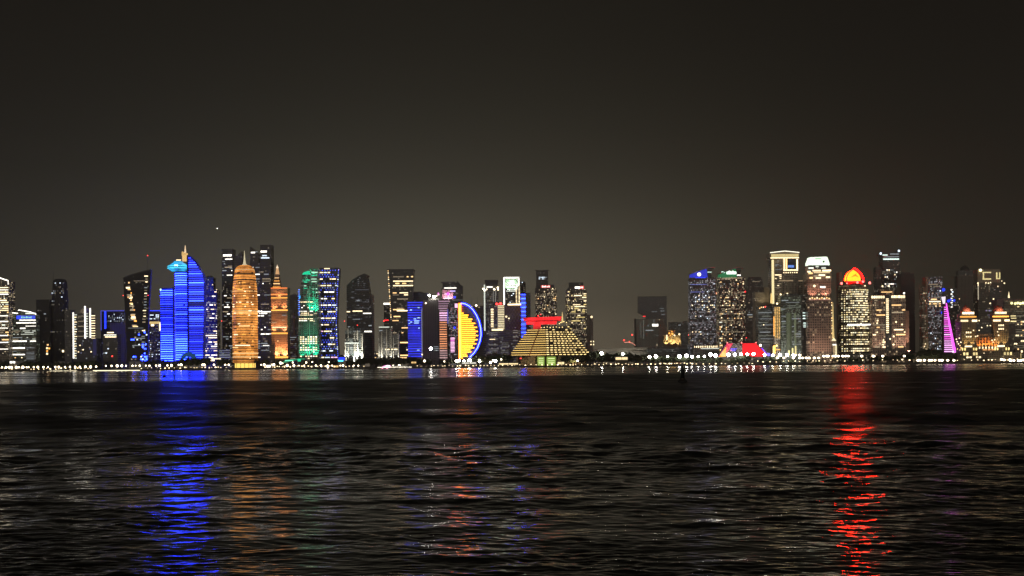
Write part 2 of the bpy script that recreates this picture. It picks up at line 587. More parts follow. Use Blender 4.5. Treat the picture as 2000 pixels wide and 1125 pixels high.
# ------------------------------------------------------------------ the setting: water, land, quay
def water():
    f = FPX * 1024 / 2000
    rows = [-30., -12., 2., 8., 13., 17.]
    row = CAM_H * f / 19.5
    while row > CAM_H * f / 1500:
        rows.append(CAM_H * f / row)
        row -= 0.31 if row > 12 else 0.25
    rows += [1700, 1900, 2150, 2405]
    Y = np.array(rows)
    T = np.linspace(-.74, .74, 1600)
    YY, TT = np.meshgrid(Y, T, indexing='ij')
    XX = TT * (YY + 45)
    dY = np.gradient(Y)[:, None]
    dX = (T[1] - T[0]) * (YY + 45)
    # wave field: wavelets of 0.3 to 11 m running roughly towards the camera
    n = 220
    lam = np.exp(RNG.uniform(np.log(.2), np.log(12.), n))
    phi = RNG.normal(0.10, .80, n)
    wgt = np.minimum(1, (.40 / lam) ** 1.25)
    s2 = wgt / wgt.sum() * SLOPE ** 2
    k = 2 * np.pi / lam
    kx, ky = k * np.sin(phi), k * np.cos(phi)
    amp = np.sqrt(2 * s2) / k
    ph = RNG.uniform(0, 2 * np.pi, n)
    # gusts: patches of stronger and weaker ripple
    gust = np.zeros_like(XX)
    for _ in range(14):
        l_ = np.exp(RNG.uniform(np.log(4), np.log(60)))
        a_ = RNG.normal(0.1, .6)
        gust += np.sin(2 * np.pi / l_ * (XX * np.sin(a_) + YY * np.cos(a_) * .8) + RNG.uniform(0, 6.28))
    gust = np.clip(1 + .10 * gust, .5, 1.5)
    # calm water in the lee of the far shore
    tx = [-.7, -.42, -.29, -.17, -.04, .04, .12, .30, .38, .7]
    ye = [380, 400, 470, 480, 520, 530, 600, 620, 720, 800]
    edge = np.interp(XX / np.maximum(YY, 1), tx, ye)
    edge = edge * (1 + .05 * np.sin(XX / 60.) + .03 * np.sin(XX / 23. + 1))
    calm = 1 / (1 + np.exp(-(YY - edge) / (edge * .035)))
    # cat's-paws: darker ruffled lanes across the calm water
    lane = np.zeros_like(XX)
    for y0, w0, a0 in ((690, 26, .55), (860, 45, .8), (1250, 90, .5), (1750, 110, .35)):
        yc = y0 + XX * .05 + 14 * np.sin(XX / 130. + y0)
        lane = np.maximum(lane, a0 * np.exp(-((YY - yc) / w0) ** 2))
    A = gust * (1 - calm) + calm * (CALM + .55 * lane)
    Zh = np.zeros_like(XX)
    kept = np.full_like(XX, 1e-9)
    for i in range(n):
        w = np.exp(-(ky[i] * dY * .6) ** 2 - (kx[i] * dX * .6) ** 2)
        Zh += amp[i] * w * np.sin(kx[i] * XX + ky[i] * YY + ph[i])
        kept += s2[i] * w * w
    # the steepness stays the same with distance; what the mesh cannot carry goes into roughness
    gain = np.clip(SLOPE / np.sqrt(kept), 1, GAIN)
    Zh *= A * gain * np.clip((YY - 4) / 10, 0, 1)
    slope = np.sqrt(MICRO ** 2 + np.maximum(SLOPE ** 2 - kept * gain ** 2, 0) * LOST) * A
    rough = np.sqrt(np.clip(np.sqrt(2) * slope, .0025, .5))
    nr, nc = XX.shape
    co = np.stack([XX, YY, Zh], -1).reshape(-1, 3)
    idx = np.arange(nr * nc).reshape(nr, nc)
    q = np.stack([idx[:-1, :-1], idx[:-1, 1:], idx[1:, 1:], idx[1:, :-1]], -1).reshape(-1, 4)
    me = bpy.data.meshes.new('water')
    me.vertices.add(len(co))
    me.vertices.foreach_set('co', co.astype(np.float32).ravel())
    me.loops.add(q.size)
    me.loops.foreach_set('vertex_index', q.astype(np.int32).ravel())
    me.polygons.add(len(q))
    me.polygons.foreach_set('loop_start', np.arange(0, q.size, 4, dtype=np.int32))
    me.polygons.foreach_set('loop_total', np.full(len(q), 4, np.int32))
    me.polygons.foreach_set('use_smooth', np.ones(len(q), bool))
    at = me.attributes.new('ripple', 'FLOAT', 'POINT')
    at.data.foreach_set('value', rough.astype(np.float32).ravel())
    me.update()
    m, nd, l, b = base_mat('sea_water')
    b.inputs['Base Color'].default_value = (.0025, .003, .003, 1)
    b.inputs['IOR'].default_value = 1.333
    a = nd.new('ShaderNodeAttribute')
    a.attribute_name = 'ripple'
    l.new(a.outputs['Fac'], b.inputs['Roughness'])
    # ripples run towards the viewer's shore: slopes are steeper along Y than across
    b.inputs['Anisotropic'].default_value = .35
    tv = nd.new('ShaderNodeCombineXYZ')
    tv.inputs[1].default_value = 1
    l.new(tv.outputs[0], b.inputs['Tangent'])
    me.materials.append(m)
    tag(link('water', me), kind='structure')


SLOPE, CALM, MICRO, GAIN, LOST = .104, .13, .008, 3.2, .85
water()
asph = plain('land_soil', (0.05, 0.048, 0.045), .9, 0, .3, .02)
tag(MB().add([(-6300, SHORE + 1.2, G), (6300, SHORE + 1.2, G), (6300, 8900, G), (-6300, 8900, G)], [(0, 1, 2, 3)]).build('ground', asph), kind='structure')
qm = MB().prism([(-1800, -1.5), (1800, -1.5), (1800, G + .6), (-1800, G + .6)], SHORE, SHORE + 1.2)
tag(qm.build('quay_wall', plain('quay_stone', (.13, .12, .11), .85)),
    'long low dark stone quay wall along the far waterline', 'quay wall')
tag(MB().add([(-2500, SHORE + 26, G + .004), (2500, SHORE + 26, G + .004), (2500, SHORE + 42, G + .004), (-2500, SHORE + 42, G + .004)],
             [(0, 1, 2, 3)]).build('road', plain('asphalt', (.045, .045, .047), .85)), kind='structure')

# ------------------------------------------------------------------ buildings, left to right
TW, BL = 'tower', 'building'
GT = 'towers of the waterfront skyline'

# white-lined tower cut by the left edge
b = Bld('office_tower', 0, 2480, 'tall slope-roofed tower with white outlines and lit rows cut by the left edge', TW)
b.poly('tower_body', [(-22, 705), (17, 705), (17, 549), (0, 543), (-22, 536)], 0, 34, F_BUSY)
b.box('podium', -24, 17.6, 694, None, -2, 38, F_BEIGE)
mb = MB().tube([(b.X(-22), -.6, b.Z(535.5)), (b.X(0), -.6, b.Z(542.5)), (b.X(17), -.6, b.Z(548.5))], .9, 6)
mb.build('roof_light_line', WHITE, b.root)
b.light('edge_light', 16, 17.4, 548, 556, WHITE)
for i, y in enumerate((561, 565.5, 570, 574)):
    b.light('floor_light', -20, 16.8, y, y + 1.5, (CREAM, WHITE)[i % 2])
for y in (616, 627, 640, 654.5, 668, 681, 694.5):
    b.light('floor_light', -20, 15.5, y, y + 1.7, WHITE)
b.grid(-20, 17, 577, 612, 12, 9, .5, [CREAM, WARM, CREAM, PALE], run=True, seed=3)
b.grid(-20, 17, 618, 690, 11, 15, .22, [CREAM, WARM, DIMW, PALE], run=True, seed=4)

# low wide terraced building
b = Bld('terraced_office_building', 44, 2500, 'low wide building with bright floor lines and a blue and green sign', BL)
b.poly('building_body', [(17.5, 705), (71, 705), (71, 614), (60, 610), (38, 606), (36, 611), (17.5, 610)], 0, 40, F_GREEN)
b.box('side_wing', 49, 70.4, 676, None, -2.2, 10, F_GREY)
for pts in (((17.5, 610), (35.5, 612)), ((36, 606), (38, 605.5), (60, 609.5), (71, 614))):
    MB().tube([(b.X(x), -.7, b.Z(y)) for x, y in pts], .9, 6).build('roof_light_line', WHITE, b.root)
b.light('fascia_light', 50, 70, 611, 613.4, PALE)
o = b.light('sign_panel', 33, 69, 616.5, 623, glow('sign_blue', (.05, .10, .9), .9))
b.light('sign_tip', 33, 41, 617, 623, BLUE, -.4)
for i, x in enumerate((42.5, 45.5, 48.5, 51.5, 54.5, 57.5, 60.5)):
    b.light('sign_letter', x, x + (1.3, 2.0)[i % 2], 618 + i % 3 * .6, 621.5, glow('sign_green', (.35, .9, .6), 1.3), -.5)
for xa, xb, y, th in ((17.5, 24, 624, 1.6), (38, 70, 624.5, 1.6), (32, 70, 629.5, 2.0), (39, 50, 640, 2.4), (18, 25, 639, 4), (50, 70, 636.4, 1.2),
                      (17.5, 52, 665.3, 2.2), (58.5, 70, 665.3, 2.2), (17.5, 70, 678.4, 2.3), (17.5, 48.5, 691.3, 2.2)):
    b.light('floor_light', xa, xb, y, y + th, WHITE)
b.grid(18, 70, 645, 664, 14, 6, .6, [DIMC, DIMW, PALE], run=True, hf=.35, seed=6)
b.grid(18, 48, 682, 690, 8, 3, .8, [DIMC, DIMW], run=True, hf=.35, seed=7)
b.grid(18, 47, 697, 706, 9, 3, .7, [WARM, CREAM, GOLD], seed=8)
b.grid(49.5, 70, 678, 704, 1, 9, 1, [DIMC], run=True, hf=.3, d0=-2.3, seed=9)

# near-black tower group
b = Bld('black_tower', 104, 2520, 'near black tower with rounded top and thin mast left of the white barred block', TW)
b.box('side_block', 72, 98, 585, None, -3, 26, F_MATTE)
b.round('tower_shaft', 113, [(706, 15.5), (585, 15.5), (575, 14.5), (556, 14), (549, 13), (545.5, 10.5), (544, 6)], 14, 24, F_MATTE)
b.box('step_block', 126, 139, 605, None, 0, 24, F_DARK)
b.mast(102, 548, 529, 8, .6)
b.grid(101, 126, 551, 590, 8, 10, .32, [DIMC, DIMW, DIMC, COOL], front=lambda x, y: -.2, seed=10, wf=.6, hf=.45)
for x, y, h, m in ((92.5, 672, 3, WARM), (91, 678, 4, CREAM), (95, 679, 3, GOLD), (91, 684, 3, GOLD), (91, 689, 3.5, CREAM), (122, 684, 4, CREAM)):
    b.light('lit_window', x, x + 3.4, y, y + h, m, -3)
b.light('lit_window', 87, 91, 612, 614, DIMC, -3)

# white barred block
b = Bld('barred_apartment_tower', 163, 2500, 'narrow tower hung with glowing white vertical bars and ladder like floors', TW)
b.box('tower_body', 142, 177, 612, None, 2, 26, F_DARK)
b.poly('curved_roof', [(155, 612), (155, 606), (159, 603), (167, 602), (167, 612)], 3, 20, STONE)
b.box('lower_block', 150, 190, 661, None, -2, 24, F_NAVY)
for x, ya, yb in ((142.2, 610, 700), (165.3, 598, 661), (175.3, 602, 660)):
    b.light('light_bar', x, x + 2.6, ya, yb, WHITE, -.4, 1.2)
for i in range(19):
    y = 614 + i * 4.7
    b.light('balcony_light', 144.9, 150 - (i % 3), y, y + 1.4, (PALE, CREAM)[i % 2], 1)
for i in range(10):
    y = 612 + i * 4.9
    b.light('balcony_light', 168, 171.5, y, y + 1.5, PALE, 1)
    b.light('balcony_light', 178, 185.5, y + 4, y + 5.4, CREAM, 1)
    if i % 2:
        b.light('balcony_light', 152, 164, y, y + 1.3, DIMW, 1.2)
b.light('blue_wall_light', 182, 188.5, 662, 694, glow('dim_blue', (.05, .06, .6), .12), -2)
b.grid(152, 180, 664, 702, 9, 9, .14, [CREAM, DIMC, DIMW], d0=-2, seed=12)

# blue trimmed block with a small dark tower in front
b = Bld('blue_trimmed_block', 220, 2700, 'squat block with blue outlined top corner and white speckled windows', BL)
b.box('tower_body', 197, 243, 607, None, 0, 30, F_NAVY)
b.box('blank_wall', 215, 243.5, 631, None, -2, 28, F_CONC)
b.light('blue_outline', 197, 243, 606.3, 607.8, glow('blue_line', (.12, .13, 1), .7), 0)
b.light('blue_outline', 197, 198.4, 607, 645, glow('blue_line', (.12, .13, 1), .7), 0)
b.light('blue_outline', 204, 207.6, 608, 642, BLUE, 0)
b.grid(208, 242, 609, 629, 10, 6, .5, [DIMC, COOL, DIMC], wf=.3, hf=.7, seed=13)
b = Bld('small_dark_tower', 215, 2500, 'small dark tower with two white light rows at its top', TW)
b.box('tower_body', 200.5, 229.5, 653, None, 0, 22, F_DARK)
b.box('roof_house', 206, 222, 648, 653, 4, 10, ROOFM)
b.light('roof_light', 208, 221, 648.5, 650.4, CREAM, 3.8)
b.light('roof_light', 203, 227, 653.5, 655, WHITE, 0)
b.light('roof_light', 205, 227, 657, 659, CREAM, 0)
b.grid(201, 229, 662, 700, 7, 9, .12, [DIMC, DIMW, COOL], seed=14)
b.light('red_light', 217.5, 220, 694.5, 697, BEACON, 0)

# dark leaning glass tower
b = Bld('slant_roofed_dark_tower', 268, 2467, 'dark waisted tower with slanted roof, long mast and ragged window column', TW)
b.poly('tower_body', [(247, 706), (288, 706), (289, 640), (292, 580), (296, 527), (281, 530), (256, 537), (241.5, 543), (243, 580), (246, 640)], 0, 8, F_MATTE)
b.poly('roof_edge', [(241, 544), (256, 538), (281, 531), (296, 527.5), (296, 526), (281, 529), (256, 536), (241, 542)], -1, 10, GREYDK)
b.mast(288.3, 530, 499, 4, .45, None, True)
rnd = random.Random(5)
for i in range(46):
    t = rnd.random()
    y = 548 + 90 * t
    xc = 247 + 14 * t + 3 * rnd.random() - 2
    b.light('lit_window', xc + rnd.uniform(-3, 5), xc + rnd.uniform(5.5, 8), y, y + rnd.uniform(1.6, 3.0), rnd.choice([WARM, CREAM, DIMW, DIMW, GOLD]), 0)
for i in range(26):
    y = 533 + 5.6 * i
    xr = 290 - (y - 533) * .06
    if rnd.random() < .75:
        b.light('lit_window', xr - 4 - rnd.random() * 3, xr, y, y + 1.8, rnd.choice([DIMW, CREAM, DIMC, DIMW]), 0)
b.light('floor_light', 262, 291, 548, 549.4, DIMW, 0)
for xa, xb, y in ((252, 266, 624), (258, 285, 674), (250, 280, 640), (262, 283, 660)):
    b.light('floor_light', xa, xb, y, y + 1.4, DIMC, 0)
b.grid(255, 288, 642, 704, 9, 13, .26, [COOL, DIMC, DIMW, BLUW], seed=16)
b.grid(276, 286, 670, 706, 4, 8, .5, [BLUW, glow('dim_blue2', (.08, .12, .9), .5)], seed=17)
b.ball('warning_light', 241.5, 577, .9, BEACON)
b.ball('warning_light', 290, 577, .9, BEACON)

b = Bld('yellow_topped_block', 299, 2800, 'grey block with a yellow lit roof strip between two towers', BL)
b.box('tower_body', 285.5, 313.5, 629, None, 0, 28, F_GREY)
b.box('back_block', 283, 313, 605.5, None, 10, 24, F_NAVY)
b.light('roof_light', 287, 312, 628, 632.6, glow('ochre', (1, .72, .25), .8), 0)
b.light('roof_light', 295, 301, 633, 637, CREAM, 0)
b.light('roof_light', 311, 313.4, 630, 646, CREAM, 0)
b.light('blue_outline', 283, 313, 605.8, 607.2, BLUE, 10)
b.grid(284, 312, 606, 624, 8, 5, .4, [DIMC, COOL], d0=10, seed=18)
b.grid(287, 312, 640, 702, 9, 16, .22, [DIMC, DIMW, COOL], seed=19, wf=.5, hf=.4)

# blue tower
BLUE_WALL_GLOW = led_wall('blue', (.003, .004, .75), (.006, .03, 1.0), .50, 4.42, .5, .022, .35, fine=1)  # wall between the strips glows itself, for their reflection in the glass
b = Bld('blue_light_tower', 352, 2520, 'brilliant blue banded tower with saucer top, gold spire and low left wing', TW)
b.round('left_wing', 324, [(708, 13.2), (566, 13.2), (563, 12.8), (562, 11)], 14, 24, BLUE_WALL_GLOW)
b.round('main_shaft', 354.5, [(708, 14), (536, 14.5), (530, 15)], 14, 24, BLUE_WALL_GLOW)
b.poly('sail_block', [(365, 708), (394, 708), (395.5, 650), (397, 600), (397.6, 552), (396.6, 542), (394, 534.5), (390.5, 527.5), (386, 520), (381, 512.5), (376, 506.3), (371, 501), (367, 498), (365, 498)], 3, 24, BLUE_WALL_GLOW)
b.round('saucer', 345.5, [(530, 11), (527, 16), (523.5, 21), (520.5, 21.6), (518, 19.5), (514, 14), (511, 9), (509, 8.6)], 16, 28, led_wall('cyan', (.02, .30, .95), (.05, .65, 1), 1.5, 3.0, .6, .05, .4))
for y, r in ((523, 20.8), (519.4, 20.4)):
    ro = MB()
    ro.lathe(b.X(345.5), 16, [(b.Z(y + .7), r * b.k + .35), (b.Z(y - .7), r * b.k + .35)], 28)
    ro.build('saucer_ring', CYAN, b.root)
b.light('saucer_lamp', 343, 350, 517, 521, glow('cyan_hot', (.35, 1, .95), 3), -5.6)
b.round('drum', 358.5, [(509, 5.5), (493.5, 5.5)], 16, 16, glow('drum_gold', (1, .62, .22), 1.1))
b.light('drum_light', 343, 352.5, 506.2, 508.3, CREAM, 8)
b.poly('spire_base', [(353.5, 498), (354, 490), (362.5, 494.5), (362.5, 498)], 9.2, 12, glow('drum_gold', (1, .62, .22), 1.1))
b.round('spire', 359, [(492, 2.0), (486, 1.3), (480, .8), (477.5, .2)], 16, 10, glow('spire_light', (1, .70, .42), 1.3))
BS_DIM = glow('blue_strip_dim', (.006, .02, 1), 3.0, .8)
def arc_front(b, cx, R, ax):
    return lambda x, y: ax - math.sqrt(max((R * b.k) ** 2 - ((x - cx) * b.k) ** 2, 1))
for i in range(32):
    y = 567 + i * 4.42
    m = MB().lathe(b.X(324), 14, [(b.Z(y + .75), 13.3 * b.k + .25), (b.Z(y - .75), 13.3 * b.k + .25)], 24)
    m.build('light_strip', BLUW if (i > 19 or i < 3) else BS_DIM if 6 < i < 17 and i % 3 else glow('blue_strip', (.008, .018, 1.0), 15.0, .9, True), b.root)
for i in range(39):
    y = 534 + i * 4.42
    bright = i > 28 or i < 6 or i % 9 == 0
    m = MB().lathe(b.X(354.3), 14, [(b.Z(y + .75), 14.6 * b.k + .25), (b.Z(y - .75), 14.6 * b.k + .25)], 24)
    m.build('light_strip', BLUW if bright else BS_DIM if 14 < i < 27 and i % 3 == 1 else glow('blue_strip', (.008, .018, 1.0), 15.0, .9, True), b.root)
for i in range(46):
    y = 503 + i * 4.42
    xr = np.interp(y, [498, 506, 512, 520, 527, 534, 542, 552, 600, 708], [367, 376, 381, 386, 390.5, 394, 396.6, 397.6, 397, 394])
    if 588 < y < 600:
        continue
    b.light('light_strip', 369, xr + .4, y, y + 1.5, (glow('blue_strip', (.008, .018, 1.0), 15.0, .9, True), BLUE, BLUW, BS_DIM)[(0, 1, 0, 2)[i % 4] if not 30 < i < 42 else (3, 0, 3, 1)[i % 4]], 3)
SLOT = plain('slot_dark', (.008, .008, .02), .6)
b.box('slot', 366, 367.4, 500, None, -.6, 4, SLOT)
b.box('slot', 337.6, 339.6, 560, None, .4, 6, SLOT)
b.light('dark_band', 352, 362, 593, 597, plain('shut_louvre', (.01, .012, .03), .6), -.6)
MB().tube([(b.X(x), -8, b.Z(y)) for x, y in ((356, 709), (357, 702), (360, 696), (366, 692), (372, 692), (379, 696), (383, 702))], [2.2, 3.5, 4.2, 4.6, 5, 5.2, 4.2], 10).build('entrance_arch', glow('arch_blue', (.015, .16, .50), .35, .1), b.root, True)
b.light('corner_light', 310.6, 312, 668, 706, glow('corner_teal', (.5, .8, 1), 1.2), 12)
b.ball('corner_lamp', 313, 565, 2.0, glow('mint', (.6, 1, .9), 3), 6)

b = Bld('stepped_dark_tower', 409, 2660, 'dark stepped tower with white window rows right of the blue tower', TW)
b.box('tower_body', 394, 424, 566, None, 0, 30, F_DARKW)
b.box('upper_shaft', 399, 416.5, 541, None, 4, 22, F_DARK)
b.box('roof_plant', 403, 412, 538, 541, 8, 10, ROOFM)
b.grid(397, 424, 568, 700, 11, 31, .45, [DIMC, WHITE, DIMC, DIMW, CREAM], run=True, hf=.4, seed=21)
b.grid(400, 416, 544, 566, 6, 5, .2, [DIMC, DIMW], d0=4, seed=22)
b.ball('roof_lamp', 415, 556, 1.0, CREAM, 3)
b.ball('roof_lamp', 424, 566, 1.1, CREAM)

# twin-slab dark towers either side of the golden one
for px, lab, sh, cap in ((445, 'black slab tower with one white band near its top left of golden tower',
                          [('tower_body', 434, 455, 486, 0), ], (457, 472)),
                         (510, 'pair of tall black joined slabs with white rows right of golden tower', [('tower_body', 489, 530, 513, 0), ('upper_slab', 509, 530, 478, 2)], (489, 505))):
    b = Bld('black_slab_tower', px, 2760, lab, TW)
    for part, xa, xb, yt, d in sh:
        b.box(part, xa, xb, yt, None, d, 34, F_DARK)
    if px == 445:
        b.poly('slanted_fin', [(457, 706), (472.5, 706), (472.5, 491), (467, 496), (457, 503)], 3, 26, F_DARK)
        b.box('link_block', 455, 457, 500, None, 6, 20, F_DARK)
        b.light('floor_light', 437, 453.5, 497, 500.5, WHITE, 0)
        b.light('floor_light', 440, 454, 521, 523, DIMW, 0)
        b.grid(435, 455, 504, 700, 7, 44, .17, [DIMC, WHITE, DIMC, DIMW], run=True, hf=.4, seed=23)
        b.ball('warning_light', 427, 624, 1.0, BEACON)
        b.ball('warning_light', 433.5, 627, .9, BEACON)
    else:
        b.poly('slanted_fin', [(489, 514), (505.5, 514), (505.5, 497), (489, 481)], 2, 28, F_DARK)
        b.box('seam', 508.2, 509.4, 517, None, -.8, 4, GREYDK)
        for xa, xb, y, h, m in ((510, 522, 489.5, 3.4, WHITE), (513, 522, 498, 2.2, COOL), (510.5, 527, 502.5, 2.2, COOL), (491, 499, 491.5, 3, WHITE), (500, 529, 608, 2, WHITE), (509, 529, 651.5, 2, WHITE),
                                (500, 528, 675, 1.8, DIMC), (494, 504, 491, 1.5, DIMC)):
            b.light('floor_light', xa, xb, y, y + h, m, 2 if y < 513 else 0)
        b.grid(490, 529, 520, 700, 12, 40, .15, [DIMC, WHITE, DIMC, DIMW], run=True, hf=.4, seed=24)

# golden tower
LED_GOLD = led_wall('gold', (1.0, .27, .045), (1.0, .46, .09), 1.45, 5.2, .62, .03, .35, (.06, .04, .03), .9)
b = Bld('golden_bullet_tower', 473.5, 2500, 'glowing orange gold bullet shaped tower with pale needle spire', TW)
prof = [(708, 24.3), (640, 24.6), (590, 24.6), (565, 23.6), (548, 22.2), (535, 20.6), (526, 19), (521, 17), (518, 13), (516, 8)]
b.round('latticed_shaft', 473.5, prof, 24.6 * 1.04, 36, LED_GOLD)
b.round('spire', 473.3, [(517, 5.6), (515, 5.2), (513.5, 3), (507, 1.9), (498, 1.1), (487, .25)], 25.6, 12, glow('spire_pale', (1, .86, .55), .8, .1))
gr = lambda y: np.interp(y, [516, 518, 521, 526, 535, 548, 565, 590, 640, 708], [8, 13, 17, 19, 20.6, 22.2, 23.6, 24.6, 24.6, 24.3])
for y, h, m in ((533.5, 2.2, 'd'), (546, 2.6, 'd'), (607, 1.6, 'l'), (611, 1.2, 'l'), (525.6, 1.2, 'l'), (568, 1.0, 'l'), (690, 2.0, 'l'), (697, 1.6, 'l'), (702, 1.6, 'd')):
    MB().lathe(b.X(473.5), 25.6, [(b.Z(y + h / 2), gr(y) * b.k + .3), (b.Z(y - h / 2), gr(y) * b.k + .3)], 36).build(
        'dark_ring' if m == 'd' else 'light_ring', plain('bronze', (.05, .035, .025), .5) if m == 'd' else glow('ring_gold', (1, .62, .25), 1.3), b.root)
ff = lambda x, y: 25.6 - math.sqrt(max(gr(y) ** 2 - (x - 473.5) ** 2, 1)) * b.k - .3
b.grid(453, 494, 550, 702, 15, 36, .16, [CREAM, GOLD, WARM, CREAM], run=True, hf=.4, front=ff, seed=25)
b.grid(452, 495, 530, 706, 20, 40, .10, [plain('bronze', (.05, .035, .025), .5)], run=True, hf=.45, front=ff, seed=26, part='shut_panel')
b = Bld('lit_pavilion', 477, 2425, 'low yellow glowing pavilion on the quay below the golden tower', 'pavilion')
b.box('glass_hall', 457.5, 496.5, 709.5, 718.6, 0, 10, glow('pavilion_yellow', (1, .66, .13), 1.7, .1))
b.box('roof', 456.5, 497.5, 708.2, 709.5, -1, 12, GREYDK)
b.box('floor_slab', 456.5, 497.5, 718.4, None, -1, 12, CONC)
for x in (457.5, 461, 469, 477, 485, 493, 496):
    b.box('column', x, x + .7, 709.5, 718.5, -.5, .6, GREYDK)

# white banded low block behind golden tower and blank tower
b = Bld('pale_banded_block', 437, 2620, 'low pale green floored block left of the golden tower foot', BL)
b.box('building_body', 427, 450, 682, None, 0, 20, F_GREEN)
for i in range(5):
    b.light('floor_light', 428, 449, 684 + i * 4.4, 685.3 + i * 4.4, DIMC)
b.light('entrance_light', 411, 431, 699.5, 701.5, CREAM, -2)
b.light('entrance_light', 411, 419, 701, 705, CREAM, -2.4)

# peach tower with pyramid spire
PEACH = plain('peach_stone', (.44, .30, .22), .75, 0, .15, .05)
b = Bld('peach_spired_tower', 546, 2540, 'peach floodlit tower with bright crown bands and stepped pyramid spire', TW)
F_PEACH = facade('peach', (.46, .30, .21), (.16, .10, .08), 3.0, 4.4, .5, .5, .1, (1, .7, .4), .12, .2)
b.box('tower_body', 530, 561.5, 584, None, 0, 30, F_PEACH)
b.box('crown', 529.6, 562, 561.5, 582, -1, 32, PEACH)
b.box('left_base', 527, 537, 673, None, -3, 30, F_DARK)
b.taper('pyramid', 532.5, 547.5, 561.5, 537, 543.5, 535, 6, 16, PEACH)
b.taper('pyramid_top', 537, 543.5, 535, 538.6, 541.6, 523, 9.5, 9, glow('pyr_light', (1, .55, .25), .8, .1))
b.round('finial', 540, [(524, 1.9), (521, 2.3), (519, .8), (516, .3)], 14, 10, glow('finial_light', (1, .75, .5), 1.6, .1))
for y, h, m, d in ((574, 2.2, ORAN, -1), (580.5, 2.6, GOLD, -1), (604.5, 2.6, GOLD, 0), (562, 1.4, ORAN, -1), (649.5, 3.0, GOLD, 0), (696, 3.4, GOLD, 0)):
    b.light('band_light', 530 if y < 690 else 536.5, 562, y, y + h, m, d)
for i, y in enumerate((559.5, 553, 547.5, 541.5, 536.5)):
    w = 7.4 - i * 1.05
    b.light('band_light', 540 - w, 540 + w, y, y + 1.3, (GOLD, WARM)[i % 2], 5.6 + i * .8)
b.grid(531, 560, 609, 646, 6, 8, .3, [DIMC, DIMW, CREAM], run=True, hf=.35, seed=28)
b.grid(538, 560, 655, 695, 7, 9, .2, [DIMW, WARM], hf=.4, seed=29)
PC = (1, .42, .16)
for px, y0, y1, pw in ((546, 583, 560, 3e4), (536, 606, 588, 5e4), (556, 606, 588, 5e4), (536, 651, 620, 9e4), (556, 651, 620, 9e4), (541, 699, 668, 2.2e5), (556, 699, 668, 2.2e5)):
    b.spot(px, y0, -7, (px, y1, 0), PC, pw * .75, 95)

b = Bld('faint_dark_tower', 571, 4200, 'faint dark tower with sloping top between peach and green towers', TW)
b.poly('tower_body', [(561, 706), (583, 706), (583, 576), (575, 573), (566, 578), (561, 584)], 0, 26, F_DARK)
b = Bld('grey_mid_block', 571, 2640, 'dim grey block of faint floors between peach and green towers', BL)
b.box('tower_body', 562, 580, 655, None, 0, 24, F_GREY)
b.poly('spine', [(572, 655), (575.5, 655), (575.5, 612), (573.5, 609), (572, 612)], 4, 6, CONC)
b.grid(563, 579, 657, 702, 5, 11, .5, [DIMC, DIMC, DIMW], run=True, hf=.3, seed=30)

# green-washed tower
b = Bld('green_lit_tower', 603, 2530, 'stepped tower washed green at its top and foot with domed left turret', TW)
b.box('tower_body', 583, 623, 580, None, 0, 32, F_GREY)
b.box('upper_body', 588, 622, 545, 580, 2, 28, F_GREY)
b.box('right_head', 606.5, 622, 524, 545, 3, 22, F_GREY)
b.poly('head_wing', [(606, 530), (606, 524.5), (609, 528), (615, 530)], 1.6, 4, CONC)
b.round('turret', 598, [(545, 9), (536, 9)], 12, 18, F_GREY)
b.dome('turret_dome', 598, 536, 529.5, 8.6, glow('dome_green', (.01, .72, .36), 1.2, .1), 12)  # green floodlight wash put in as the dome's own glow
b.light('roof_light', 600, 606, 529.5, 531.4, GREEN, -1)
for x in (587.5, 591.5, 600, 604, 611.5, 616, 620.5):
    b.box('pier', x, x + 1.5, 560, None, -1.2, 2, F_WHITEST)
GC = (.02, 1, .5)
for px, y0, d0, y1, pw in ((598, 562, -9, 545, 2.2e5), (612, 545, -8, 534, 1.6e5), (610, 618, -14, 592, 7e5), (618, 618, -14, 592, 6e5), (602, 706, -14, 672, 8e5), (616, 706, -14, 672, 1.1e6), (590, 706, -12, 680, 4e5)):
    b.spot(px, y0, d0, (px, y1, 0), GC, pw * .34, 52)
for i, (y, xa, xb) in enumerate(((531, 609, 621), (537, 609, 620), (544, 608, 619), (549, 609, 619), (546, 603, 606), (563, 610, 614), (563, 616, 620), (569, 610, 614), (570, 617, 621), (557, 594, 599), (562, 594, 600))):
    b.light('lit_window', xa, xb, y, y + 1.9, (glow('green_white', (.55, 1, .7), 1.2), GREEN)[i % 3 == 1], 1.5)
for i in range(13):
    y = 565 + i * 4.1
    b.light('blue_lamp', 583.5 - (i % 2), 586, y, y + 1.8, glow('lamp_blue', (.12, .25, 1), 1.6), -.4)
b.light('blue_lamp', 585, 588.5, 577, 583, AZUR, -.6)
b.grid(584, 612, 588, 628, 7, 11, .55, [CREAM, WHITE, CREAM], run=True, hf=.4, rows=(0, 3, 5, 6, 7, 9, 10), seed=31)
b.grid(585, 620, 656, 702, 7, 11, .85, [CREAM, WHITE, CREAM], hf=.42, wf=.6, rows=(0, 1, 2, 3, 5, 6, 9), seed=32, d0=-1)
b.grid(611, 622, 600, 650, 3, 10, .3, [CREAM, DIMC], hf=.4, seed=33)
b = Bld('green_lit_canopy', 575, 2450, 'low curved canopy glowing green beneath the green tower', 'canopy')
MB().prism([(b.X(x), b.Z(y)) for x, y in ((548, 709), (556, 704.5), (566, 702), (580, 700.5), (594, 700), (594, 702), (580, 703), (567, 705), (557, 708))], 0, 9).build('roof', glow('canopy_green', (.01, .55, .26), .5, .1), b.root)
b.light('fascia_light', 556, 572, 703, 705, glow('green_hot', (.2, 1, .6), 1.3), -.4)
b.light('fascia_light', 581, 587, 701, 706, GREEN, -.4)
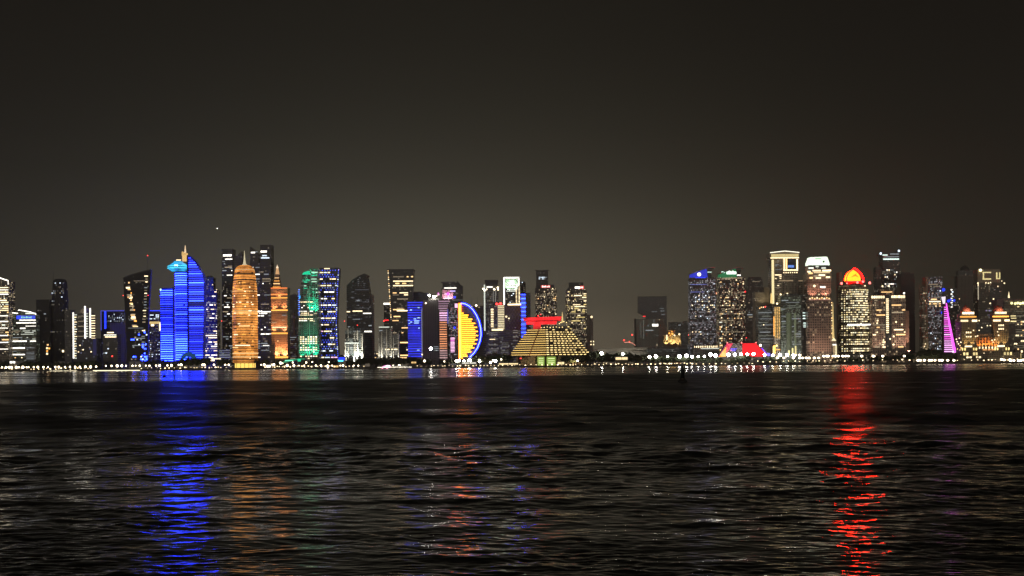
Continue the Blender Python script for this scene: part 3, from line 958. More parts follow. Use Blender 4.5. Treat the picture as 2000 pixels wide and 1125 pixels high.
for x in (551, 560, 570, 580, 590):
    b.box('column', x, x + .8, 704 if x > 556 else 708, None, 3, 1, CONC)

# white and blue checkered tower
b = Bld('blue_dotted_tower', 642, 2600, 'tall tower of white window rows alternating with rows of blue diamonds', TW)
b.poly('tower_body', [(622.5, 706), (660.5, 706), (658.5, 670), (657, 630), (659, 580), (663, 524), (622.5, 524)], 0, 32, F_NAVY)
b.box('roof_parapet', 623, 662, 522.8, 524, 3, 26, GREYDK)
rnd = random.Random(77)
BD = glow('blue_dot', (.06, .10, 1), 1.4, 1.0)
BDW = glow('blue_dot_pale', (.3, .4, 1), 1.2, 1.0)
for i in range(42):
    y = 527 + i * 4.25
    xr = np.interp(y, [524, 580, 630, 670, 706], [661, 657.5, 655.5, 657, 659])
    if i % 3 == 1:
        x = 623
        while x < xr - 3:
            w = rnd.uniform(3, 11)
            if rnd.random() < .78:
                b.light('lit_window', x, min(x + w, xr), y, y + 2, rnd.choice([CREAM, WHITE, COOL, CREAM, PINKW if i > 25 else WHITE]), 0)
            x += w + rnd.uniform(.8, 2.5)
    elif i % 3 == 0 or rnd.random() < .5:
        for j in range(7):
            x = 624.5 + j * 5.1 + (i % 2) * 2.2
            if x < xr - 1 and rnd.random() < .85:
                b.light('blue_diamond', x, x + 1.9, y, y + 2, BDW if rnd.random() < .35 else BD, 0)
    b.light('edge_lamp', xr + .4, xr + 2, y + 1, y + 3, BD if rnd.random() < .8 else COOL, 0)
b.light('roof_light', 634, 645, 523.6, 525.6, CREAM, 0)
b.ball('roof_lamp', 662.5, 527, 1.0, glow('lilac', (.6, .4, 1), 2))

# curved roof dark tower with floodlit block in front
b = Bld('curved_roof_dark_tower', 702, 2620, 'dark grey tower with roof curving up to a point on its right', TW)
b.poly('tower_body', [(677, 706), (726, 706), (726, 612), (723, 575), (718, 543), (714.5, 537), (708, 538), (698, 543), (688, 549.5), (677.5, 557.5)], 0, 34, facade('dark_rows', (.045, .045, .05), (.018, .02, .026), 3, 4.2, .9, .5, .16, (.9, .95, 1), .06, .6))
b.poly('roof_shell', [(677, 558.5), (688, 550.5), (698, 544), (708, 539), (714.5, 536.5), (717.5, 541), (719, 537), (712, 534.2), (700, 539.5), (688, 547)], -.8, 36, GREYDK)
b.box('side_core', 721, 728.5, 575, None, 8, 20, F_CONC)
for xa, xb, y in ((677.5, 684, 607.5), (689, 708, 606.5), (709.5, 725.5, 611), (709.5, 726, 646.5), (689, 703.5, 622.8), (697, 703, 586), (720, 726, 635)):
    b.light('floor_light', xa, xb, y, y + 2.2 if y != 622.8 else y + 1.4, (CREAM, WHITE)[y > 608] if y not in (586, 622.8, 635) else DIMC, 0)
b.ball('warning_light', 673, 627, .9, BEACON)
b.ball('warning_light', 698, 635, .8, BEACON)
b.grid(679, 722, 560, 604, 6, 11, .25, [glow('vdim', (.8, .85, 1), .08, 1)], run=True, hf=.35, seed=35)

def pilaster_block(px, D, lab, xs, base, mat, lightc, power, rows=True):
    b = Bld('pilastered_block', px, D, lab, BL)
    for i, (xa, xb, yt) in enumerate(base):
        b.box('building_body' if i == 0 else 'wing', xa, xb, yt, None, i * 1.5, 24, mat)
    for xa, xb, yt in xs:
        b.box('pilaster', xa, xb, yt, None, -1.6, 2.4, F_WHITEST)
        b.spot((xa + xb) / 2, 706, -7, ((xa + xb) / 2, yt + 15, -1), lightc, power * .6 * (xb - xa), 62)
    return b


b = pilaster_block(692, 2500, 'pale pilastered block floodlit white from below in front of curved roof tower', [(673.5, 676, 662), (679.5, 681, 640), (690, 693, 650), (694.5, 699.5, 646), (704.5, 708.5, 652)],
                   [(674, 709, 645), (680, 690, 637), (672.5, 680, 660)], F_OFFICE, (1, .97, .80), 1.5e5)
b.light('band_light', 673.5, 701, 669, 671.2, PALE, -1.8)
b.light('band_light', 700, 708, 686, 688, PALE, -1.8)
for x in (674.5, 691.5, 697, 706.5):
    b.light('foot_light', x - 1.2, x + 1.4, 698, 706, glow('foot_white', (1, 1, .85), 3), -2)
b.grid(681, 689, 672, 702, 1, 12, 1, [DIMC], run=True, hf=.35, seed=36, d0=0)
for xa, xb, y in ((679.5, 684, 637.5), (690, 703, 646.5)):
    b.light('arch_light', xa, xb, y, y + 1.2, DIMC, -1)
b = Bld('blue_kiosk', 668, 2440, 'small bright blue lit kiosk among trees left of the pilastered block', 'kiosk')
b.box('kiosk_body', 660, 674, 698, None, 0, 8, CONC)
b.poly('roof', [(659, 698), (675, 698), (671, 695.5), (664, 696)], -1, 10, GREYDK)
b.light('light_panel', 661, 672.5, 697.5, 703.5, BLUE)
b.light('light_panel', 660, 670, 703.5, 706, CYAN)

b = pilaster_block(758, 2520, 'pale arched block with dim white pilasters below the flared dark tower', [(738.5, 741, 640), (743.5, 748, 648), (754, 756, 643), (760.5, 764.5, 637), (767, 769, 660), (776, 779, 650)],
                   [(739, 765, 640), (764, 779, 652), (742, 760, 637)], F_GREY, (1, .95, .78), 3.2e4)
b.light('band_light', 740, 766, 638, 639.6, PALE, -.4)
b.light('band_light', 741, 747, 644.5, 646.5, DIMC, -1.8)
b.light('band_light', 752, 776, 681.5, 683.2, CREAM, -.4)

b = Bld('flared_dark_tower', 783, 2700, 'dark tower flaring out towards a flat top with warm window rows', TW)
b.poly('tower_body', [(763, 706), (807, 706), (806.5, 620), (806, 570), (808.5, 527), (757.5, 527), (759, 560), (762, 600)], 0, 36, F_DARK)
b.box('roof_parapet', 757.2, 809, 525.8, 527.4, -1, 38, GREYDK)
for i in range(24):
    b.light('edge_lamp', 758 + i * .22, 759.8 + i * .22, 528 + i * 4.1, 530 + i * 4.1, (WARM, CREAM, DIMW)[i % 3], 0)
b.grid(768, 808, 534, 560, 9, 6, .8, [WARM, CREAM, WARM, DIMW], run=True, hf=.5, rows=(1, 3, 4, 5), seed=37)
b.grid(767, 798, 570, 590, 7, 5, .8, [WARM, DIMW, CREAM], run=True, hf=.45, rows=(0, 1, 3), seed=38)
b.grid(766, 806, 595, 700, 9, 22, .16, [WARM, DIMW, CREAM], run=True, hf=.4, seed=39)
for xa, xb, y in ((768, 790, 603.5), (769, 782, 617), (781, 797, 693), (781, 794, 697.5), (780, 797, 668)):
    b.light('floor_light', xa, xb, y, y + 2.2, WARM, 0)
b = Bld('slim_slab', 755, 2780, 'slim dark slab with a white lit cap beside the flared tower', TW)
b.box('tower_body', 750, 762, 594, None, 0, 20, F_DARK)
b.light('cap_light', 749.5, 761, 591.6, 594.8, WHITE, 0)
b.ball('warning_light', 750, 627, 1.3, BEACON)
b.light('red_sign', 750.5, 759, 624.5, 626.5, RED, -1)

# bright blue slab and the dark slab behind
b = Bld('dark_backing_slab', 816, 2800, 'plain dark slab rising behind the small electric blue block', TW)
b.box('tower_body', 797, 836, 572, None, 0, 26, F_NAVY)
b.box('roof_plant', 806, 826, 569.5, 572, 6, 12, ROOFM)
b.ball('roof_lamp', 803, 583, 2.6, CREAM)
b = Bld('electric_blue_block', 811, 2520, 'small electric blue block with wavy side and dark floor lines', BL)
LB2 = led_wall('blue2', (.006, .008, .80), (.008, .012, 1.0), .85, 5.0, .62, .05, .2)
b.poly('building_body', [(796.5, 699), (823, 699), (822.5, 670), (821.5, 640), (823, 610), (826, 588.5), (795.5, 588.5), (796.5, 620)], 0, 24, LB2)
b.box('podium', 795, 825, 699, None, -1, 26, CONC)
for i in range(22):
    y = 590 + i * 5.0
    xr = np.interp(y, [588, 610, 640, 670, 699], [825.5, 822.5, 821.2, 822, 822.6])
    b.light('light_strip', 796.8, xr, y, y + 1.5, glow('blue_strip2', (.03, .05, 1), 1.3, .8), 0)
for x, y, w in ((798, 625, 2), (801, 628, 4), (808, 622, 5), (809, 626, 10), (815, 620, 6), (809, 630, 9), (801, 604.5, 4), (816, 600, 4), (817, 640, 3), (814, 683, 5), (798, 631, 3)):
    b.light('lit_window', x, x + w, y, y + 1.8, glow('pale_blue', (.35, .6, 1), 1.6), -.1)
b.light('wavy_edge_light', 823.4, 824.6, 592, 699, glow('edge_dim', (.8, .85, 1), .35), 1)
b.ball('foot_lamp', 824, 692.5, 1.6, CREAM)

# dim beige group
b = Bld('dim_beige_tower', 842, 2660, 'plain dim beige tower with white roof lamps right of the electric blue block', TW)
b.box('tower_body', 826, 858, 586, None, 0, 30, facade('taupe', (.19, .175, .165), (.12, .11, .11), 4.0, 30, .25, .96, .03, (1, .8, .6), .05))
b.box('roof_block', 838, 858, 583, 586, 5, 18, CONC)
for x, y, r in ((839, 577, 2.2), (848, 580, 2.6), (832, 592, 1.5), (853, 578, 1.6)):
    b.ball('roof_lamp', x, y, r, FLOOD if r > 2 else LAMP, -1)
b.mast(839, 586, 576, 6, .5)
b.grid(845, 858, 668, 690, 1, 6, 1, [DIMC], run=True, hf=.3, seed=40, d0=-.1)
b = Bld('floodlight_mast', 841, 2480, 'tall mast with one dazzling white lamp before the dim beige tower', 'floodlight')
MB().tube([(0, 0, 0), (0, 0, b.Z(682))], [.5, .3], 8).build('pole', GREYDK, b.root)
b.ball('lamp_head', 841, 681, 3.0, FLOOD, 0)

b = Bld('dark_crowned_tower', 884, 2860, 'dark tower with ragged crown and pink lit box near its top', TW)
b.box('tower_body', 863, 904, 563, None, 0, 34, F_DARK)
b.box('crown_block', 865, 893, 552, 563, 2, 26, F_DARK)
b.poly('crown_fin', [(893, 563), (904.5, 563), (904.5, 559), (900, 556), (893, 547)], 4, 14, GREYDK)
b.box('crown_top', 862, 890, 550, 552, 1, 28, GREYDK)
b.box('pink_box', 864.5, 886, 566, 584, -3, 20, plain('pink_wall', (.5, .33, .34), .7))
b.light('floor_light', 868, 892, 561.5, 563.5, WHITE, 0)
b.light('floor_light', 880, 890, 567.5, 570, glow('lilac2', (.6, .45, 1), 1.6), -3)
b.light('sign_panel', 869, 880, 573, 575.5, PINKW, -3)
b.light('sign_panel', 873, 878, 571, 577, MAGE, -3.2)
b.ball('sign_lamp', 857, 575, 2.6, PINKW, -2)
b.light('sign_panel', 855.5, 858, 571.5, 577, MAGE, -2)
b.light('blue_sign', 886.5, 890.5, 578.5, 582.5, BLUE, -1)
b.light('floor_light', 884, 905, 585.5, 586.6, DIMC, 0)
for px, y, d in ((872, 592, -14), (880, 592, -14)):
    b.spot(px, y, d, (px, 576, -3), (1, .6, .75), 5e4, 90)
b.grid(868, 890, 553, 561, 8, 2, .3, [DIMC, COOL, DIMW], d0=2, seed=41)
b = Bld('pink_banded_tower', 870, 2600, 'slender tower of curved pink and orange glowing balconies', TW)
b.poly('tower_body', [(859, 704), (874, 704), (872.5, 660), (872.5, 620), (876, 588), (882, 585), (857, 585), (859, 620)], 1, 26, facade('mauve', (.22, .17, .18), (.06, .05, .055), 3, 4.6, .7, .4, .1, (1, .7, .7), .1))
b.box('side_wing', 876, 894, 592, None, 5, 24, F_BUSYC)
for i in range(25):
    y = 587.5 + i * 4.6
    xr = np.interp(y, [585, 600, 640, 704], [880, 874, 872.5, 873.5])
    m = PINKW if i < 9 else (glow('salmon', (1, .38, .16), 1.5) if i < 21 else glow('pink_dim', (1, .6, .6), .8))
    m = glow('pink_dim2', (.9, .55, .75), .55) if i < 5 else m
    b.light('balcony_light', 858.5 if i > 3 else 856.5, xr, y, y + 1.7, m, 1, 1.4)
for i in range(11):
    b.light('balcony_light', 879.5, 887.5, 659.5 + i * 2.7, 661 + i * 2.7, (PINKW, MAGE)[i == 2], 5, 1)
b.grid(880, 892, 600, 656, 4, 16, .5, [DIMC, glow('pinkdot', (1, .4, .5), .8), DIMW], d0=5, wf=.4, hf=.4, seed=42)
b.light('blue_sign', 886, 889.5, 638, 642, BLUE, 4)
b.light('blue_sign', 873.4, 875.4, 604, 632, glow('dimblue3', (.2, .2, 1), .6), 4)
b.light('roof_light', 888.5, 894, 593, 601, PINKW, 5)

# half-moon building
b = Bld('half_moon_building', 918, 2500, 'half disc building with blue neon rim and yellow floor bars', BL)
arc = [(901, 592), (909, 593.5), (917, 598), (924, 605), (931, 616), (936, 628), (939, 641), (939.6, 654), (937.5, 666), (932.5, 679), (925.5, 689.5), (917, 698)]
b.poly('building_body', [(896, 700), (915, 700)] + arc[::-1][1:] + [(896, 592)], 1, 26, facade('halfmoon', (.13, .125, .13), (.05, .05, .055), 3.5, 4.2, .9, .55, .3, (1, .8, .3), .05))
b.light('yellow_pillar', 895.5, 901.4, 592, 700, glow('amber', (1, .09, .004), 14.0, .05, True), 0, 2.5)
b.light('yellow_pillar_core', 896.6, 899.6, 594, 700, glow('amber_core', (1, .78, .22), 1.6, .05), -1.4, 1)
pt = lambda r, d: [(b.X(x), d, b.Z(y)) for x, y in arc]
MB().tube(pt(0, -.6), 2.2, 8).build('neon_rim', glow('rim_blue', (.002, .010, 1), 10, .05), b.root, True)
MB().tube(pt(0, -3.2), .75, 6).build('neon_core', glow('rim_core', (.5, .7, 1), 2.2, .05), b.root, True)
for i in range(23):
    y = 610.5 + i * 4.0
    xr = np.interp(y, [609, 612, 620, 628, 640, 654, 668, 680, 690, 700], [907, 910, 918, 925, 930, 931.5, 929, 923, 915, 905]) + (2.2 if i % 2 else -3)
    b.light('floor_bar', 901.6, xr, y, y + 1.9, (YELL, glow('yellow_green', (1, .42, .02), 6, .3))[6 < i < 17 and i % 3 > 0], .6)
b = Bld('antenna_block', 936, 3600, 'dim block with two thin antennas right of the half moon', BL)
b.box('tower_body', 920, 950, 597, None, 0, 26, facade('mauve_dim', (.15, .135, .14), (.06, .055, .06), 3.4, 4.4, .8, .5, .1, (1, .8, .7), .06))
b.mast(916 + 5, 598, 578, 8, .4)
b.mast(933, 598, 578, 8, .4)
b.ball('roof_lamp', 930.5, 596.5, 2.4, LAMP)
b.ball('roof_lamp', 922, 598.5, 1.0, CREAM)
b.ball('roof_lamp', 936, 600, 1.0, CREAM)

b = Bld('white_edged_tower', 960, 2760, 'grey tower with glowing white left edge and lit crown under dark fin', TW)
b.box('tower_body', 944, 974, 562, None, 0, 30, F_GREY)
b.poly('roof_fin', [(949, 558), (972, 558), (974, 546.5), (947, 546.5)], 3, 20, GREYDK)
b.box('roof_core', 950, 970, 557, 562, 4, 18, CONC)
b.light('edge_light', 945.6, 948.2, 556, 646, PALE, 0, 1)
b.light('crown_light', 951, 963, 559, 562.5, WHITE, 3.5)
for x, y, r in ((944.5, 564, 1.6), (947, 567, 1.8), (966, 565, 2.0), (973, 562, 2.0), (951, 565, 1.6), (973.5, 566, 1.5)):
    b.ball('crown_lamp', x, y, r, LAMP)
for x in (963.5, 967.5):
    b.light('uplight_streak', x, x + 1.6, 566, 590, glow('streak', (1, .95, .85), .28), 0)
b.grid(953, 960, 570, 640, 3, 18, .4, [DIMC, DIMW], wf=.4, hf=.4, seed=44)

b = Bld('framed_top_tower', 1000, 2740, 'tower whose top is a glowing white frame round a bright emblem', TW)
b.box('tower_body', 984, 1017, 566, None, 0, 30, F_DARKW)
b.box('left_pier', 983.5, 988, 542, 566, 0, 10, CONC)
b.box('right_pier', 1011.5, 1016, 542, 566, 0, 10, CONC)
b.box('top_beam', 983.5, 1016, 540, 544, 1, 9, CONC)
b.box('recess_wall', 988, 1011.5, 544, 566, 8, 12, plain('green_wall', (.2, .26, .2), .7))
b.light('frame_light', 984, 986.4, 542, 595, WHITE, 0, 1)
b.light('frame_light', 985, 1015.4, 541, 543.6, WHITE, 1, 1)
b.light('frame_light', 1012.6, 1015, 543, 558, WHITE, 0, 1)
b.light('emblem', 996, 1004.5, 546, 551.5, PALE, 7.5)
b.light('emblem', 998, 1003, 549, 553, WHITE, 7)
for xa, xb, y in ((990, 1008, 557), (992, 1011, 564.5), (989, 1010, 567.5)):
    b.light('floor_light', xa, xb, y, y + 2.0, PALE, -.1 if y > 560 else 7)
for i in range(14):
    for x in (1008, 1013.5):
        b.light('lit_window', x, x + 2.4, 560 + i * 2.6, 561.3 + i * 2.6, CREAM, -.2)
b.grid(989, 1008, 572, 592, 6, 6, .25, [DIMC, COOL, DIMW], seed=45)
for px in (994, 1006):
    b.spot(px, 566, -6, (px, 552, 8), (.8, 1, .75), 1.2e5, 90)

b = Bld('lattice_fronted_block', 986, 2560, 'stepped grey block with diamond lattice panel, yellow rows and red roof light', BL)
b.box('building_body', 950, 1018, 645, None, 0, 30, F_GREY)
b.box('left_shaft', 957, 972, 600, 645, 2, 22, F_GREY)
b.box('mid_shaft', 971, 986.5, 595, 645, 1, 24, F_BEIGE)
b.box('lattice_panel', 987, 1018, 597, 645, 0, 24, plain('panel_mauve', (.16, .145, .15), .7))
for k in range(5):
    for sgn in (-1, 1):
        path = [(b.X(989 + k * 6 + sgn * .5 + 3 * (1 + sgn * math.cos(t * math.pi * 4)) / 1), -.5, b.Z(599 + 43 * t)) for t in [i / 24 for i in range(25)]]
        MB().tube(path, .35, 5).build('lattice_rib', plain('rib_pale', (.35, .33, .32), .6), b.root)
b.light('roof_band', 992, 1018, 593.4, 596.4, CREAM, -.6)
b.light('roof_band', 960.5, 982.5, 642.3, 645.6, CREAM, -.6)
for i in range(14):
    b.light('lit_window', 972.5, 985, 596.5 + i * 3.4, 598.3 + i * 3.4, glow('cream2', (1, .84, .5), 1.2), 1)
    if i < 11:
        b.light('lit_window', 959, 964, 603 + i * 3.4, 604.6 + i * 3.4, CREAM, 2)
b.ball('red_lamp', 970.5, 593.5, 2.4, BEACON)
b.ball('red_lamp', 978, 592.5, 2.0, BEACON)
b.light('red_sign', 970, 981, 592.6, 594.4, RED, 0)
b.ball('white_lamp', 989, 618.5, 2.0, CREAM)
b.ball('white_lamp', 994, 622, 1.3, CREAM)
b.grid(952, 975, 648, 695, 1, 12, 1, [glow('greyfloor', (1, .92, .9), .14, .8)], run=True, hf=.4, seed=46)  # grey floor rows, faint glow added so they show
b.grid(976, 996, 664, 695, 1, 8, 1, [glow('greyfloor', (1, .92, .9), .14, .8)], run=True, hf=.4, seed=47)
b.grid(1000, 1013, 644, 695, 1, 13, 1, [glow('greyfloor2', (1, .88, .82), .22, .8)], run=True, hf=.4, seed=48)
b.light('floor_light', 956, 967, 662, 663.3, CREAM, 0)

b = Bld('blue_edged_dark_tower', 1027, 2800, 'dark round topped tower whose left edge is a ladder of blue lights', TW)
b.box('tower_body', 1017, 1036.5, 572, None, 0, 28, F_NAVY)
b.round('round_cap', 1022, [(572, 5.5), (553, 5.5), (550, 4), (549, 1)], 8, 18, F_DARK)
for i in range(31):
    y = 574.5 + i * 2.75
    b.light('blue_strip', 1018, 1027, y, y + 1.3, (glow('blue_strip3', (.10, .14, 1), 1.6, .6), BLUW)[i % 3 == 0], 0)
b.ball('roof_lamp', 1021, 551.5, 1.3, COOL, 3)

b = Bld('red_signed_tower', 1066, 3300, 'brown tower with red and white roof sign and taller slab behind', TW)
b.box('tower_body', 1046, 1088, 562, None, 0, 32, F_BUSY)
b.box('shoulder', 1050, 1083, 556, 562, 3, 24, F_DARK)
b.box('back_slab', 1048.5, 1072, 526, None, 20, 20, facade('brown_slab', (.09, .083, .078), (.03, .03, .032), 3, 4, .8, .5, .12, (1, .9, .8), .1))
b.poly('roof_jib', [(1046, 525.6), (1076, 526.4), (1076, 527.4), (1046, 526.8)], 24, 2, GREYDK)
b.light('sign_panel', 1057.5, 1075.5, 557, 562, glow('sign_red', (1, .12, .10), 1.4), 2.6)
for i, x in enumerate((1059.5, 1062.5, 1065, 1068.5, 1072)):
    b.light('sign_letter', x, x + 2, 558 + (i % 2) * .7, 561, glow('sign_white', (1, .85, .8), 2.4), 2.3)
b.ball('roof_lamp', 1080, 564, 1.8, CREAM)
b.grid(1047, 1087, 568, 615, 13, 14, .22, [WARM, DIMW, CREAM, DIMW], seed=50, wf=.6)
b.grid(1053, 1070, 536, 545, 5, 3, .4, [DIMC, COOL], d0=20, seed=51)

b = Bld('warm_windowed_tower', 1127, 3300, 'tower full of warm yellow windows right behind the terraced pyramid', TW)
b.poly('tower_body', [(1105.5, 706), (1146.5, 706), (1146.5, 566), (1140, 560), (1112, 560), (1105.5, 568)], 0, 32, F_BUSY)
b.box('roof_block', 1112, 1140, 551.5, 560, 4, 20, F_DARK)
b.box('side_core', 1146, 1157, 615, None, 8, 20, F_CONC)
b.light('sign_panel', 1123.5, 1134, 559.8, 563.6, WHITE, -.2)
b.light('sign_panel', 1134, 1141, 558.4, 564.4, glow('sign_red', (1, .12, .10), 1.4), -.2)
b.light('sign_letter', 1136, 1139, 560, 563, glow('sign_white', (1, .85, .8), 2.4), -.5)
YW = glow('yellow_window', (1, .76, .28), 1.4)
b.grid(1107, 1114, 568, 608, 3, 12, .5, [YW, CREAM, DIMW], seed=52, wf=.7)
b.grid(1116, 1146, 572, 632, 10, 17, .42, [YW, YW, CREAM, DIMW], run=True, seed=53, hf=.45)
b.grid(1108, 1145, 636, 668, 8, 8, .15, [DIMW, YW], seed=54)

# terraced pyramid hotel with its red crown
b = Bld('terraced_pyramid_hotel', 1076, 2460, 'broad stepped pyramid outlined by golden terrace lights with red flying crown', 'hotel')
DKST = plain('terrace_stone', (.10, .075, .045), .8)
NT = 12
ty = [641.3 + i * 4.5 for i in range(NT)]
TL = glow('terrace_gold', (1, .64, .18), 1.7, .3, True)
TL2 = glow('terrace_pale', (1, .72, .28), 2.5, .6, True)
body = MB()


def terrace(i, grow=0.):
    t = i / (NT - 1)
    xl, xr = 1030.5 + (995 - 1030.5) * t - grow, 1119 + (1158 - 1119) * t + grow
    xc = 1066
    dc = 34 * (1 - t)            # near corner leans back as it rises
    dl, dr = dc + (xc - xl) * b.k * .55, dc + (xr - xc) * b.k * .55
    return (b.X(xl), dl), (b.X(xc), dc), (b.X(xr), dr), (b.X(xl + xr - xc), dl + dr - dc)


for i in range(NT):
    (lx, ld), (cx_, cd), (rx, rd), (bx, bd) = terrace(i)
    zb, zt = b.Z(ty[i] + 4.5) + (0 if i < NT - 1 else 0), b.Z(ty[i])
    ring = [(lx, ld), (cx_, cd), (rx, rd), (bx, bd)]
    body.loft([[(x, y, zb + .004 * i) for x, y in ring], [(x, y, zt) for x, y in ring]])
body.build('terraces', DKST, b.root)
rnd = random.Random(9)
for i in range(NT):
    (lx, ld), (cx_, cd), (rx, rd), _ = terrace(i)
    z = b.Z(ty[i] + 1.6)
    MB().loft([[(lx, ld - .3, z - .75), (lx, ld + .3, z - .75), (lx, ld + .3, z + .4), (lx, ld - .3, z + .4)],
               [(cx_, cd - .5, z - .75), (cx_, cd + .2, z - .75), (cx_, cd + .2, z + .4), (cx_, cd - .5, z + .4)]]).build('terrace_light', TL, b.root)
    nseg = 8 + i // 3
    for j in range(nseg):
        if rnd.random() < .02 or (i == 0 and j % 2):
            continue
        t0, t1 = (j + .12) / nseg, (j + .80) / nseg
        o = link('terrace_lamp_row', unit_cube(TL2), b.root)
        o.location = (cx_ + (rx - cx_) * (t0 + t1) / 2, cd + (rd - cd) * (t0 + t1) / 2 - .4, z)
        o.scale = ((rx - cx_) * (t1 - t0), .5, 1.25)
        o.rotation_euler = (0, 0, math.atan2(rd - cd, rx - cx_))
for x0, y0, x1, y1, m in ((1054.5, 640, 1033, 695, plain('rib_red', (.22, .05, .03), .6)), (1103, 643, 1125, 694, DKST)):
    n = 10
    pts = []
    for j in range(n + 1):
        t = j / n
        x = x0 + (x1 - x0) * t
        (lx, ld), (cx_, cd), (rx, rd), _ = terrace(t * (NT - 1))
        X_ = b.X(x)
        d = cd + (ld - cd) * (cx_ - X_) / (cx_ - lx) if X_ < cx_ else cd + (rd - cd) * (X_ - cx_) / (rx - cx_)
        pts.append((X_, d - 1.4, b.Z(y0 + (y1 - y0) * t)))
    MB().tube(pts, 1.0, 6).build('diagonal_rib', m, b.root)
b.box('penthouse', 1057, 1106, 636, 641.3, 42, 24, F_DARK)
for i in range(8):
    b.ball('penthouse_lamp', 1058 + i * 6, 638.5 - (i % 3) * .6, 1.0, TL2, 41)
CR = led_wall('crown_red', (1, .015, .02), (1, .03, .035), 1.5, 400, 1.0, .05, 1.0, (.3, .02, .02))
def slab(part, xa, xb, yt, yb, tilt):
    o = MB().loft([[(b.X(xa) + 4, 36, b.Z(yb)), (b.X(xb) - 4, 36, b.Z(yb)), (b.X(xb) - 1, 66, b.Z(yb)), (b.X(xa) + 1, 66, b.Z(yb))],
                   [(b.X(xa), 34, b.Z(yt + tilt)), (b.X(xb), 34, b.Z(yt)), (b.X(xb), 68, b.Z(yt)), (b.X(xa), 68, b.Z(yt + tilt))]]).build(part, CR, b.root)
    return o
slab('crown_deck', 1022.5, 1099, 616.8, 624.4, 2.2)
slab('crown_ledge', 1028, 1090, 626.2, 631.6, .4)
b.box('crown_seam', 1030, 1092, 624.4, 626.2, 38, 26, plain('seam_red', (.16, .01, .01), .6))
b.box('crown_stem', 1042.5, 1057, 631.6, 641.3, 38, 20, CR)
b.ball('warning_light', 1052, 615, 1.3, BEACON, 40)
b.ball('warning_light', 1057, 612.5, 1.1, BEACON, 40)
b.round('mast_lamp', 1100, [(629, 1.8), (622, 1.6), (615, .9), (608, .3)], 36, 8, glow('mast_gold', (1, .72, .28), 1.0, .1))
for x, y in ((1097, 629), (1103, 627), (1094, 631), (1108, 629)):
    b.ball('terrace_ball', x, y, 1.1, TL2, 36)
b.box('undercroft', 1008, 1146, 696, None, 26, 40, plain('undercroft_wall', (.12, .10, .07), .85))
for x in (1017, 1030, 1043, 1064.5, 1088, 1102, 1117, 1132, 1143):
    b.box('column', x, x + 2.4, 695.4, None, 16, 3, DKST)
ENT = glow('entrance_green', (.50, .75, .12), .65, .1)
for xa, xb in ((1050, 1063), (1068, 1085)):
    b.box('entrance_hall', xa, xb, 696.5, None, 14, 12, ENT)
    for y in (699.5, 704, 708):
        b.light('entrance_lamp', xa + 2, xb - 2, y, y + 1.3, glow('entrance_pale', (.85, 1, .45), 1.6), 14)
b.ball('red_lamp', 1016.5, 700, 1.7, BEACON, 10)
for x in (1035, 1120):
    b.spot(x, 711, -14, (x, 698, 26), (1, .7, .4), 6e4, 100)

b = Bld('thin_lit_mast', 1156.5, 2700, 'slim grey mast tower with a white lamp right of the pyramid', 'mast')
b.box('mast_shaft', 1154.5, 1158.5, 622, None, 0, 4, CONC)
b.ball('lamp_head', 1155.5, 619, 2.6, CREAM)
for x in (1154, 1159):
    for y in (667, 673):
        b.ball('lamp', x, y, 1.3, CREAM)

# long low roofed hall in the gap
b = Bld('long_low_hall', 1265, 2760, 'long low flat grey hall stretching across the gap between skyline halves', 'hall')
b.poly('hall_body', [(1150, 706), (1372, 706), (1372, 681), (1262, 681), (1262, 686), (1150, 684)], 6, 60, facade('hall', (.16, .155, .145), (.07, .07, .07), 7, 30, .12, .9, 0, (1, .8, .6), 0))
b.poly('hall_roof', [(1148, 683), (1178, 679), (1195, 679.4), (1210, 680), (1250, 678.5), (1300, 677.4), (1325, 678), (1352, 674.5), (1362, 676.5), (1372, 679), (1372, 682), (1148, 686)], 2, 70, CONC)
b.box('glazed_front', 1263, 1367, 682, 689, 0, 6, F_OFFICE)
b.light('roof_edge_light', 1342, 1352, 679.5, 680.5, DIMC, 0)
b.light('wall_light', 1206, 1226, 683, 686.4, glow('wallwash', (1, .9, .6), .22, .2), 5)
for x in (1180, 1217, 1245):
    b.spot(x, 700, -16, (x, 684, 6), (1, .9, .7), 2.5e4, 110)
b = Bld('gap_slab_tower', 1276, 5600, 'plain hazy grey slab tower standing alone in the skyline gap', TW)
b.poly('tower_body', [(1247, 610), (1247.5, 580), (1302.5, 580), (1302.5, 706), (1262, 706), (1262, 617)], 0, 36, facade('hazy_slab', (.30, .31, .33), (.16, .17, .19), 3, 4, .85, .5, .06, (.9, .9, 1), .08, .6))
b.box('roof_parapet', 1247, 1303, 579, 580.4, 2, 30, GREYDK)
for xa, xb, y in ((1273, 1284, 608), (1290, 1298, 607), (1289, 1297, 602), (1292, 1299, 614)):
    b.light('floor_light', xa, xb, y, y + 1.2, DIMC, 0)
b = Bld('grey_gap_block', 1270, 4200, 'grey haze softened block with white lit panel under the gap slab tower', BL)
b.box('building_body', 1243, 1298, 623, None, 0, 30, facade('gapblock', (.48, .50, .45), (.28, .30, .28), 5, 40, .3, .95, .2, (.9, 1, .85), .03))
b.box('corner_fin', 1239.5, 1242.5, 622, None, 4, 10, CONC)
b.poly('right_wing', [(1286, 706), (1302, 706), (1302, 640), (1293, 626), (1286, 626)], -3, 20, facade('rwing', (.42, .35, .30), (.24, .20, .18), 4, 4, .5, .4, .1, (1, .8, .6), .1))
